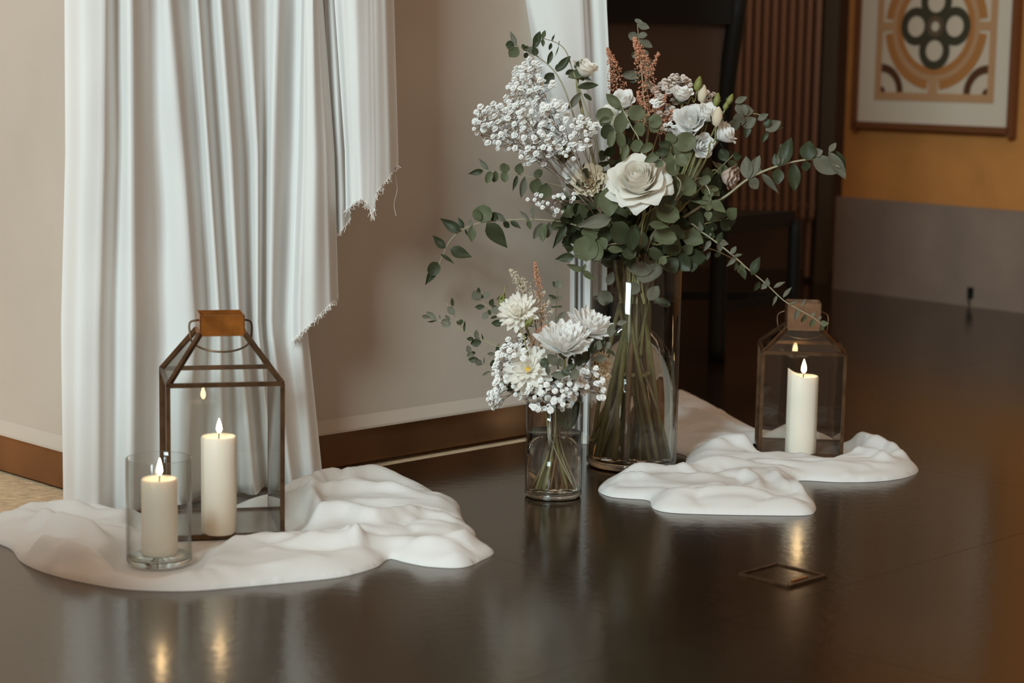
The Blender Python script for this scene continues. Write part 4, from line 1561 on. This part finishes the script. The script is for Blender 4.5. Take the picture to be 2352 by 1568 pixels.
branch('pale stemmed eucalyptus branch with broad leaves reaching toward the framed picture', [(1600, 480, TY - .05), (1660, 455, TY - .06), (1720, 410, TY - .07), (1790, 380, TY - .08), (1860, 366, TY - .08), (1900, 372, TY - .08), (1930, 385, TY - .08)], 'T', leaves=[
    (1718, 412, 1712, 358, .55, .3, C_, 'oval'), (1720, 410, 1745, 356, .45, .1, C_, 'oval'), (1722, 408, 1742, 434, .75, .2, C_, 'oval'), (1748, 398, 1792, 446, .26, .2, C_, 'point'), (1746, 398, 1746, 386, .5, .3, C_),
    (1792, 382, 1793, 330, .35, .1, C_, 'point'), (1795, 380, 1816, 316, .50, .3, B_, 'oval'), (1790, 384, 1778, 352, .65, .4, B_, 'oval'), (1788, 386, 1785, 424, .75, .3, B_, 'oval'), (1822, 374, 1826, 440, .45, .2, B_, 'oval'),
    (1852, 368, 1860, 324, .85, .1, B_, 'oval'), (1850, 370, 1852, 394, .9, .2, B_), (1866, 362, 1925, 398, .58, .1, C_, 'oval'), (1868, 355, 1890, 345, .9, .3, C_), (1902, 348, 1945, 412, .35, .2, C_, 'oval'), (1905, 350, 1920, 326, .5, .3, C_, 'oval'), (1918, 345, 1946, 392, .3, .5, B_, 'oval')], kind='oval', seed=66, stem_m=M_PALESTEM, r=.0022)
branch('eucalyptus spray of pale round leaves behind the lisianthus', [(1600, 400, TY + .02), (1660, 310, TY + .03), (1700, 270, TY + .04), (1740, 262, TY + .05), (1785, 290, TY + .05)], 'T', leaves=[
    (1688, 236, 1716, 222, .5, .2, C_, 'oval'), (1695, 262, 1712, 240, 1.2, .1, C_), (1700, 255, 1732, 252, .8, .4, C_, 'oval'), (1690, 285, 1706, 264, 1.1, .2, C_), (1670, 300, 1698, 278, .7, .2, C_), (1705, 290, 1736, 272, .8, .1, C_, 'oval'), (1740, 275, 1764, 262, .55, .2, C_, 'oval'),
    (1758, 300, 1794, 278, .62, .1, C_, 'oval'), (1720, 285, 1712, 318, .5, .2, B_, 'oval'), (1764, 300, 1750, 328, .4, .3, B_, 'oval'), (1755, 290, 1770, 275, .8, .4, B_), (1785, 296, 1800, 292, .2, .2, B_)], seed=67)
lv = []
spine = [(1575, 514), (1612, 533), (1645, 556), (1690, 592), (1715, 615), (1760, 652), (1798, 688), (1830, 708), (1866, 728), (1890, 746)]
for i, (bx, by, tx, ty, wr, mm) in enumerate(((1612, 532, 1606, 508, .55, C_), (1610, 532, 1592, 545, .7, C_), (1632, 545, 1636, 520, .3, C_), (1632, 552, 1616, 578, .45, C_), (1648, 560, 1658, 530, .5, B_), (1652, 556, 1654, 580, .8, C_), (1652, 556, 1674, 560, .8, C_),
                                              (1680, 585, 1690, 564, .55, C_), (1685, 590, 1706, 582, .4, C_), (1690, 592, 1668, 612, .4, C_), (1700, 606, 1704, 630, .85, A_), (1692, 600, 1688, 622, .5, B_), (1704, 618, 1712, 642, .7, B_), (1726, 632, 1744, 590, .5, B_),
                                              (1745, 645, 1732, 670, .6, B_), (1760, 652, 1748, 664, .8, C_), (1764, 658, 1762, 638, .55, C_), (1776, 662, 1804, 645, .35, C_), (1784, 678, 1774, 704, .3, C_), (1798, 684, 1818, 658, .3, C_), (1812, 700, 1836, 690, .22, C_),
                                              (1832, 710, 1826, 738, .4, C_), (1840, 706, 1850, 684, .25, C_), (1850, 722, 1842, 742, .6, A_), (1866, 726, 1870, 716, .8, C_), (1868, 732, 1862, 752, .65, A_), (1878, 734, 1888, 726, .6, C_), (1884, 744, 1904, 742, .85, A_), (1890, 746, 1886, 760, .7, A_))):
    lv.append((bx, by, tx, ty, wr, .15 + .3 * (i % 3), mm, 'point' if i % 3 == 0 else 'oval'))
branch('thin eucalyptus sprig drooping over the top of the small lantern', [(x, y, TY - .05 - .02 * i / 9) for i, (x, y) in enumerate(spine)], 'T', leaves=lv, seed=68, stem_m=M_PALESTEM, r=.0014)
branch('short eucalyptus twig crossing under the drooping sprig', [(1560, 560, TY - .02), (1610, 568, TY - .02), (1640, 574, TY - .02), (1680, 592, TY - .02), (1705, 604, TY - .02)], 'T', leaves=[
    (1632, 576, 1612, 612, .25, .3, C_, 'point'), (1648, 578, 1648, 592, .8, .2, B_), (1620, 566, 1618, 545, .5, .3, B_, 'oval'), (1590, 556, 1582, 612, .35, .2, C_, 'oval'), (1560, 560, 1576, 612, .28, .1, C_, 'point'), (1600, 560, 1604, 600, .4, .3, B_, 'oval')], seed=69, stem_m=M_STEMB)
branch('hanging eucalyptus tip with small bright leaves below the blush rose', [(1590, 420, TY - .10), (1620, 425, TY - .12), (1632, 450, TY - .13), (1632, 475, TY - .13), (1625, 490, TY - .13)], 'T', leaves=[
    (1624, 424, 1614, 404, 1.3, .1, A_), (1632, 432, 1618, 448, .8, .2, A_, 'oval'), (1634, 438, 1652, 432, .5, .3, A_, 'oval'), (1632, 452, 1612, 466, .9, .1, A_, 'oval'), (1632, 452, 1638, 440, .6, .2, A_), (1634, 464, 1582, 462, .22, .3, A_, 'point'), (1632, 466, 1622, 482, .8, .2, A_), (1634, 462, 1668, 488, .62, .1, A_, 'point'), (1626, 484, 1628, 508, .85, .1, A_, 'point'), (1632, 475, 1610, 474, .4, .2, A_)], seed=70)
branch('eucalyptus tip with round bright leaves hanging over the vase rim', [(1420, 560, TY - .10), (1380, 570, TY - .13), (1350, 596, TY - .14), (1338, 625, TY - .14)], 'T', leaves=[
    (1346, 600, 1344, 542, .98, .05, A_), (1362, 598, 1375, 560, .9, .2, A_), (1352, 548, 1356, 526, 1.6, .3, A_), (1375, 545, 1392, 572, .9, .4, A_, 'oval'), (1340, 622, 1303, 608, .35, .1, A_, 'oval'), (1338, 622, 1368, 645, .45, .2, A_, 'point'), (1345, 606, 1340, 622, .5, .2, A_), (1320, 588, 1274, 596, .52, .1, B_, 'point'),
    (1395, 572, 1438, 574, .45, .3, A_, 'point'), (1320, 570, 1330, 585, .8, .2, C_)], seed=71)
branch('sage leaf cluster before the white rose pair', [(1480, 430, TY - .12), (1470, 330, TY - .14), (1450, 290, TY - .14), (1430, 250, TY - .13), (1415, 225, TY - .12)], 'T', leaves=[
    (1426, 248, 1392, 216, .52, .1, A_, 'oval'), (1428, 246, 1416, 250, .9, .2, A_), (1440, 262, 1482, 256, .85, .05, A_), (1430, 256, 1420, 312, .58, .15, A_, 'oval'), (1442, 265, 1452, 280, .9, .4, B_), (1462, 280, 1476, 314, .72, .1, A_, 'oval'), (1490, 272, 1520, 285, 1.0, .1, A_), (1500, 275, 1505, 305, .9, .3, A_),
    (1410, 262, 1368, 268, .85, .1, A_), (1400, 270, 1380, 290, .9, .3, A_), (1408, 300, 1400, 338, .5, .1, A_), (1420, 302, 1432, 340, .55, .3, A_), (1400, 285, 1390, 320, .9, .3, B_), (1470, 320, 1456, 350, .8, .1, A_), (1440, 330, 1430, 370, .4, .3, A_)], seed=72)
branch('broad sage eucalyptus leaves over the top of the ivory rose', [(1560, 440, TY - .17), (1552, 400, TY - .19), (1550, 350, TY - .20), (1545, 330, TY - .20)], 'T', leaves=[
    (1548, 334, 1600, 318, .82, .05, A_), (1546, 336, 1590, 362, .72, .2, A_, 'oval'), (1545, 334, 1512, 330, .55, .15, B_, 'oval'), (1546, 330, 1535, 304, .9, .2, A_, 'oval'), (1540, 345, 1502, 352, .55, .3, B_, 'oval'), (1540, 350, 1528, 374, .9, .2, A_), (1555, 356, 1576, 380, .8, .15, A_), (1516, 352, 1480, 372, .55, .1, A_, 'oval'), (1500, 330, 1470, 348, .6, .3, A_),
    (1522, 368, 1506, 384, .85, .1, A_, 'oval'), (1518, 366, 1496, 374, .3, .4, B_, 'oval'), (1530, 372, 1560, 398, .85, .3, A_)], seed=73)
branch('broad grey green leaves fanning out under the ivory rose', [(1470, 560, TY - .12), (1480, 500, TY - .15), (1500, 480, TY - .15), (1550, 440, TY - .15)], 'T', leaves=[
    (1542, 408, 1560, 452, .85, .1, A_, 'oval'), (1560, 400, 1590, 448, .75, .4, A_, 'oval'), (1520, 455, 1548, 478, 1.3, .15, B_), (1505, 480, 1562, 500, .70, .1, A_), (1490, 515, 1540, 520, .42, .2, A_, 'point'), (1500, 540, 1556, 548, .62, .1, A_), (1520, 588, 1525, 608, .9, .2, A_), (1490, 570, 1530, 605, .55, .3, B_, 'point'),
    (1395, 430, 1400, 498, .72, .05, A_, 'oval'), (1378, 440, 1370, 480, .6, .5, A_, 'oval'), (1405, 500, 1322, 520, .42, .1, C_, 'point'), (1410, 510, 1440, 560, .8, .2, B_), (1398, 520, 1380, 560, .8, .3, B_), (1455, 520, 1450, 580, .55, .2, B_, 'oval'), (1560, 420, 1600, 440, .9, .3, A_), (1430, 570, 1460, 590, .9, .3, B_)], seed=74, stem_m=M_STEM)
# filler branches inside the bouquet
fill = [((1400, 560), (1330, 500), (1290, 520)), ((1420, 550), (1350, 520), (1300, 560)), ((1500, 540), (1580, 470), (1640, 400)), ((1520, 560), (1600, 520), (1680, 500)),
        ((1450, 560), (1420, 440), (1390, 350)), ((1480, 560), (1540, 420), (1600, 380)), ((1470, 540), (1490, 440), (1530, 340)), ((1440, 560), (1380, 470), (1340, 400)),
        ((1500, 560), (1560, 540), (1620, 560)), ((1460, 570), (1480, 530), (1520, 500)), ((1420, 570), (1380, 545), (1340, 540)), ((1510, 540), (1620, 420), (1690, 350)), ((1450, 500), (1440, 380), (1470, 270)), ((1400, 500), (1340, 420), (1290, 340)),
        ((1430, 590), (1370, 550), (1310, 535)), ((1470, 590), (1440, 540), (1400, 500)), ((1500, 590), (1540, 560), (1590, 545)), ((1480, 590), (1500, 530), (1545, 470)), ((1450, 585), (1455, 530), (1440, 470)),
        ((1520, 590), (1570, 580), (1600, 600)), ((1400, 560), (1360, 500), (1300, 470)), ((1530, 500), (1600, 450), (1650, 460))]
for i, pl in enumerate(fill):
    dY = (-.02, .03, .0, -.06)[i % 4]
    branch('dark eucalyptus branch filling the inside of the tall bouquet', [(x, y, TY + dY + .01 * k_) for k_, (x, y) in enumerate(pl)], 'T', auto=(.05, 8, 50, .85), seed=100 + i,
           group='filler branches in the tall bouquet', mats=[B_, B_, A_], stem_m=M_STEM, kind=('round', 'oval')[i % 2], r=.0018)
# leaves caught inside the vase neck and water
branch('eucalyptus branch with leaves pressed inside the glass of the tall vase', [(1480, 700, TY - .06), (1475, 660, TY - .06), (1470, 630, TY - .06)], 'T', leaves=[
    (1500, 620, 1440, 615, .55, .1, C_, 'oval'), (1462, 642, 1522, 612, .55, .05, C_), (1490, 690, 1512, 655, .7, .1, C_, 'oval'), (1470, 655, 1440, 668, .9, .2, C_), (1400, 700, 1380, 668, .9, .2, C_), (1396, 655, 1408, 624, .6, .1, C_, 'oval'), (1500, 690, 1540, 700, .5, .3, B_)], seed=90, stem_m=M_STEM, r=.002)
# extra bare stems standing in the water
for i in range(13):
    rg = random.Random(300 + i)
    c, r_, h_, zf = VASES['T']
    a = rg.uniform(0, 6.28)
    top_ = c + Vector((math.cos(a), math.sin(a), 0)) * r_ * rg.uniform(.2, .75) + Vector((0, 0, h_ + .06))
    a2 = a + math.pi + rg.uniform(-.6, .6)
    ft = c + Vector((math.cos(a2), math.sin(a2), 0)) * r_ * rg.uniform(.45, .95) + Vector((0, 0, zf))
    t = thing('cut_stem', 'thick leafless stem standing in the water of the tall vase', 'stem', ft, 'bare stems in the tall vase')
    build_stem(t, ft, [top_, top_.lerp(ft, .5) + Vector((rg.uniform(-.015, .015), 0, 0)), ft], .0036 + .0008 * (i % 3), .0042 + .0010 * (i % 3), (M_STEM, M_STEMB, M_STEM)[i % 3])
    for k_ in range(2):
        p = top_.lerp(ft, .35 + .3 * k_)
        b = MB(ft)
        b.tube([p + Vector((0, 0, -.004)), p, p + Vector((0, 0, .004))], [.0044, .0058, .0044], 8)
        b.build('node', M_STEM, t, True)

# ------------------------------------------------------------------ the little bouquet (vase S)
SY = SV.y
SM = 'flowers in the small vase'
mum('cream chrysanthemum with yellow eye beside the white plume', 1192, 722, SY - .03, 50, (-.30, -.72, .55), M_PETAL, 'S', 201)
mum('broad white chrysanthemum seen from the side at the front', 1296, 806, SY - .08, 74, (-.02, -.42, .9), M_PETALW, 'S', 202, layers=((18, 22, 1.0), (18, 36, 1.0), (16, 50, .95), (14, 64, .85), (9, 78, .7)), centre=False)
mum('white chrysanthemum leaning out beside the tall vase', 1350, 768, SY - .02, 64, (.30, -.25, .9), M_PETALW, 'S', 203, layers=((16, 20, 1.0), (16, 36, 1.0), (14, 52, .92), (10, 70, .8)), centre=False)
mum('cream chrysanthemum with drooping petals above the white florets', 1214, 850, SY - .08, 56, (-.15, -.80, .42), M_PETAL, 'S', 204, layers=((18, -12, 1.0), (16, 10, .95), (14, 36, .8), (10, 62, .55)))
cup_flower('carnation', 'cream carnation low on the side next to the tall vase', 'flower', 1385, 846, SY - .02, 46, (.75, -.45, .1), RUFF, M_PETALC, 'S', SM, .08, 205, stemr=.0022)
bud('flower_bud', 'round green bud on a curved stalk between the two cream chrysanthemums', 1216, 740, SY - .10, 30, (.45, -.35, .5), M_BUD, 'S', 206, via=[(1204, 775, SY - .10), (1212, 810, SY - .09)], sep=4)
bud('flower_bud', 'opening green bud with pointed bracts beside the cream chrysanthemum', 1152, 690, SY - .01, 30, (-.2, -.2, -.6), M_BUD, 'S', 207, via=[(1165, 700, SY)], sep=6)
astilbe('white astilbe plume leaning away from the pink one', [(1235, 770), (1225, 715), (1205, 670), (1188, 640), (1170, 617)], SY - .01, 36, M_AST_W, 'S', 211, n=620, rp=1.5,
        side=([(1225, 700), (1240, 680), (1252, 668)], [(1235, 740), (1262, 720), (1275, 700)], [(1230, 730), (1255, 700), (1262, 690)]))
astilbe('slender pink astilbe plume in the small bouquet', [(1245, 800), (1243, 730), (1238, 670), (1233, 630), (1228, 600)], SY - .02, 15, M_AST_P, 'S', 212, n=300, rp=1.5)
astilbe('short pink astilbe tuft behind the broad white chrysanthemum', [(1225, 800), (1240, 770), (1255, 745)], SY - .03, 26, M_AST_P, 'S', 213, n=300, rp=1.5, side=([(1240, 780), (1262, 762), (1275, 748)],))

gyp('baby\'s breath sprig hanging out over the edge of the small vase', [(1135, 915, 18, 22, 14), (1150, 885, 16, 16, 9), (1180, 900, 20, 10, 3)], SY - .06, 'S', (1240, 890), 221, rp=(4.3, 7.2), group='baby\'s breath sprigs in the small vase')
gyp('baby\'s breath sprig clustered beside the drooping cream chrysanthemum', [(1155, 845, 24, 36, 24), (1175, 815, 32, 24, 20), (1190, 782, 26, 18, 8), (1180, 872, 26, 16, 10)], SY - .06, 'S', (1240, 880), 222, rp=(4.3, 7.4), group='baby\'s breath sprigs in the small vase')
gyp('baby\'s breath sprig spilling over the front rim of the small vase', [(1250, 888, 40, 16, 20), (1285, 903, 48, 18, 28), (1262, 930, 44, 13, 18), (1222, 902, 34, 16, 12)], SY - .085, 'S', (1265, 900), 223, rp=(4.3, 7.2), group='baby\'s breath sprigs in the small vase')
gyp('baby\'s breath sprig on the side facing the tall vase', [(1350, 868, 36, 30, 26), (1318, 885, 34, 24, 22), (1378, 890, 20, 26, 9), (1288, 868, 32, 18, 15)], SY - .07, 'S', (1290, 900), 224, rp=(4.3, 7.2), group='baby\'s breath sprigs in the small vase')

branch('thin grey eucalyptus sprig stretching far out from the small bouquet', [(1200, 800, SY), (1140, 795, SY), (1085, 768, SY), (1045, 750, SY - .005), (1010, 737, SY - .01), (982, 728, SY - .01)], 'S', leaves=[
    (1002, 734, 978, 716, .5, .1, C_, 'oval'), (1004, 736, 980, 740, .14, .2, B_, 'oval'), (984, 728, 970, 726, .6, .2, C_), (1012, 733, 1008, 722, .4, .3, C_, 'oval'), (1036, 742, 1012, 741, .85, .1, C_), (1034, 734, 1022, 724, .5, .2, C_, 'oval'), (1044, 722, 1028, 704, .7, .1, C_, 'oval'), (1040, 704, 1038, 684, .4, .1, B_, 'oval'),
    (1058, 746, 1055, 733, .95, .1, B_), (1066, 762, 1068, 733, .2, .2, B_, 'point'), (1088, 778, 1072, 778, .6, .2, B_, 'oval'), (1106, 784, 1080, 790, .72, .1, B_, 'oval'), (1095, 778, 1094, 758, .5, .2, C_, 'oval'), (1110, 780, 1106, 766, .2, .2, B_, 'point'), (1140, 810, 1146, 788, .35, .1, B_, 'oval'), (1138, 812, 1118, 814, .4, .3, C_, 'oval'), (1165, 805, 1162, 785, .35, .1, B_, 'oval'), (1172, 806, 1176, 784, .5, .1, C_, 'oval')],
    seed=231, r=.0010, twigs=([(1066, 760, SY), (1052, 735, SY), (1042, 722, SY), (1025, 696, SY)], [(1180, 810, SY), (1140, 790, SY), (1110, 780, SY)]))
branch('low eucalyptus sprig with dark small leaves below the long grey sprig', [(1195, 850, SY - .01), (1150, 850, SY - .01), (1125, 850, SY - .01), (1110, 838, SY - .01), (1085, 815, SY - .01)], 'S', leaves=[
    (1080, 812, 1074, 793, .6, .1, C_, 'oval'), (1084, 815, 1090, 806, .6, .2, B_), (1088, 812, 1072, 818, .7, .2, C_), (1100, 826, 1075, 826, .58, .1, B_, 'oval'), (1106, 838, 1092, 826, .7, .2, C_, 'oval'), (1112, 836, 1112, 818, .2, .2, C_, 'point'), (1126, 852, 1108, 862, .3, .2, C_, 'oval'), (1130, 845, 1134, 826, .5, .2, B_, 'oval')], seed=232, r=.0009)
branch('grey eucalyptus sprig beside the opening green bud', [(1190, 770, SY), (1160, 740, SY), (1135, 715, SY), (1110, 695, SY), (1098, 685, SY)], 'S', leaves=[
    (1100, 690, 1088, 668, .9, .2, C_, 'oval'), (1112, 684, 1092, 674, .45, .1, B_, 'oval'), (1100, 676, 1099, 660, .5, .2, B_, 'oval'), (1118, 684, 1116, 668, .85, .2, C_, 'oval'), (1114, 704, 1090, 706, .5, .1, B_, 'oval'), (1126, 702, 1132, 687, .6, .1, B_, 'oval'), (1140, 720, 1132, 700, .95, .1, C_, 'oval'), (1128, 722, 1119, 712, .6, .2, B_, 'oval'),
    (1121, 730, 1108, 720, 1.1, .1, C_), (1142, 726, 1127, 731, .4, .2, B_, 'oval'), (1156, 742, 1129, 742, .62, .1, B_, 'oval')], seed=233, r=.0010, twigs=([(1125, 704, SY), (1120, 690, SY), (1116, 682, SY)],))
branch('upright eucalyptus tip with round grey leaves in front of the white cloth strip', [(1276, 800, SY - .01), (1276, 740, SY - .01), (1278, 700, SY - .01), (1281, 660, SY - .01)], 'S', leaves=[
    (1281, 664, 1288, 640, .75, .1, C_, 'oval'), (1280, 660, 1268, 646, .5, .3, B_, 'oval'), (1278, 692, 1276, 680, 1.9, .1, C_), (1278, 682, 1258, 678, .25, .2, B_, 'oval'), (1278, 704, 1292, 704, .3, .1, B_), (1278, 704, 1266, 705, .4, .2, B_), (1277, 740, 1300, 714, .42, .1, C_, 'oval'), (1276, 760, 1288, 750, .6, .2, C_, 'oval')], seed=234, r=.0009, stem_m=M_STEMB)
branch('eucalyptus sprig with grey leaves below the broad white chrysanthemum', [(1285, 880, SY - .10), (1290, 850, SY - .13), (1282, 838, SY - .13), (1268, 828, SY - .13)], 'S', leaves=[
    (1260, 842, 1242, 824, .85, .1, B_), (1282, 838, 1258, 814, .62, .05, C_, 'oval'), (1290, 842, 1286, 822, .6, .1, C_, 'oval'), (1300, 862, 1264, 860, .5, .1, C_, 'oval'), (1290, 850, 1308, 860, .7, .2, B_), (1310, 868, 1330, 852, .8, .1, C_, 'oval'), (1255, 840, 1262, 862, .5, .3, C_, 'oval'), (1300, 850, 1320, 838, .6, .3, B_)], seed=235, r=.0010)
branch('eucalyptus sprig with dark and grey leaves beside the low carnation', [(1320, 870, SY - .05), (1345, 835, SY - .07), (1365, 812, SY - .07), (1385, 800, SY - .06), (1405, 790, SY - .05)], 'S', leaves=[
    (1340, 835, 1352, 798, .5, .1, B_, 'oval'), (1358, 812, 1366, 784, .5, .1, B_, 'oval'), (1370, 804, 1378, 782, .75, .1, C_, 'oval'), (1388, 796, 1386, 770, .3, .1, B_, 'oval'), (1362, 824, 1396, 822, .52, .05, C_, 'oval'), (1385, 805, 1402, 785, .6, .2, C_), (1330, 842, 1328, 808, .6, .2, B_, 'oval'), (1395, 800, 1415, 818, .3, .3, B_, 'oval'), (1400, 772, 1408, 744, .6, .1, C_, 'oval'), (1408, 765, 1424, 768, .4, .2, B_, 'oval'), (1416, 744, 1440, 738, .5, .2, C_, 'oval')], seed=236, r=.0010, stem_m=M_STEMB)
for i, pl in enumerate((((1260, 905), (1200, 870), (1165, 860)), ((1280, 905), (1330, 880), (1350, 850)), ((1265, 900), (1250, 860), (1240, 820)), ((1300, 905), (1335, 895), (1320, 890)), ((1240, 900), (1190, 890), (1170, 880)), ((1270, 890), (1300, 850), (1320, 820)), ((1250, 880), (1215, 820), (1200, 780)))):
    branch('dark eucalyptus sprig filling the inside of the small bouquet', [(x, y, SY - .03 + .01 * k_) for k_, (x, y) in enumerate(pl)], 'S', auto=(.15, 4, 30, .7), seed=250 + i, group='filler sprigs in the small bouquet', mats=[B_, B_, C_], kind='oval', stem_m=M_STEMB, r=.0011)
branch('dark leaves standing inside the neck of the small vase', [(1300, 1000, SY - .02), (1302, 960, SY - .02), (1305, 925, SY - .02)], 'S', leaves=[
    (1300, 990, 1296, 915, .45, .1, B_, 'oval'), (1306, 990, 1330, 915, .28, .2, B_, 'oval'), (1290, 915, 1320, 905, .8, .2, C_)], seed=260, r=.0012, stem_m=M_STEMB)
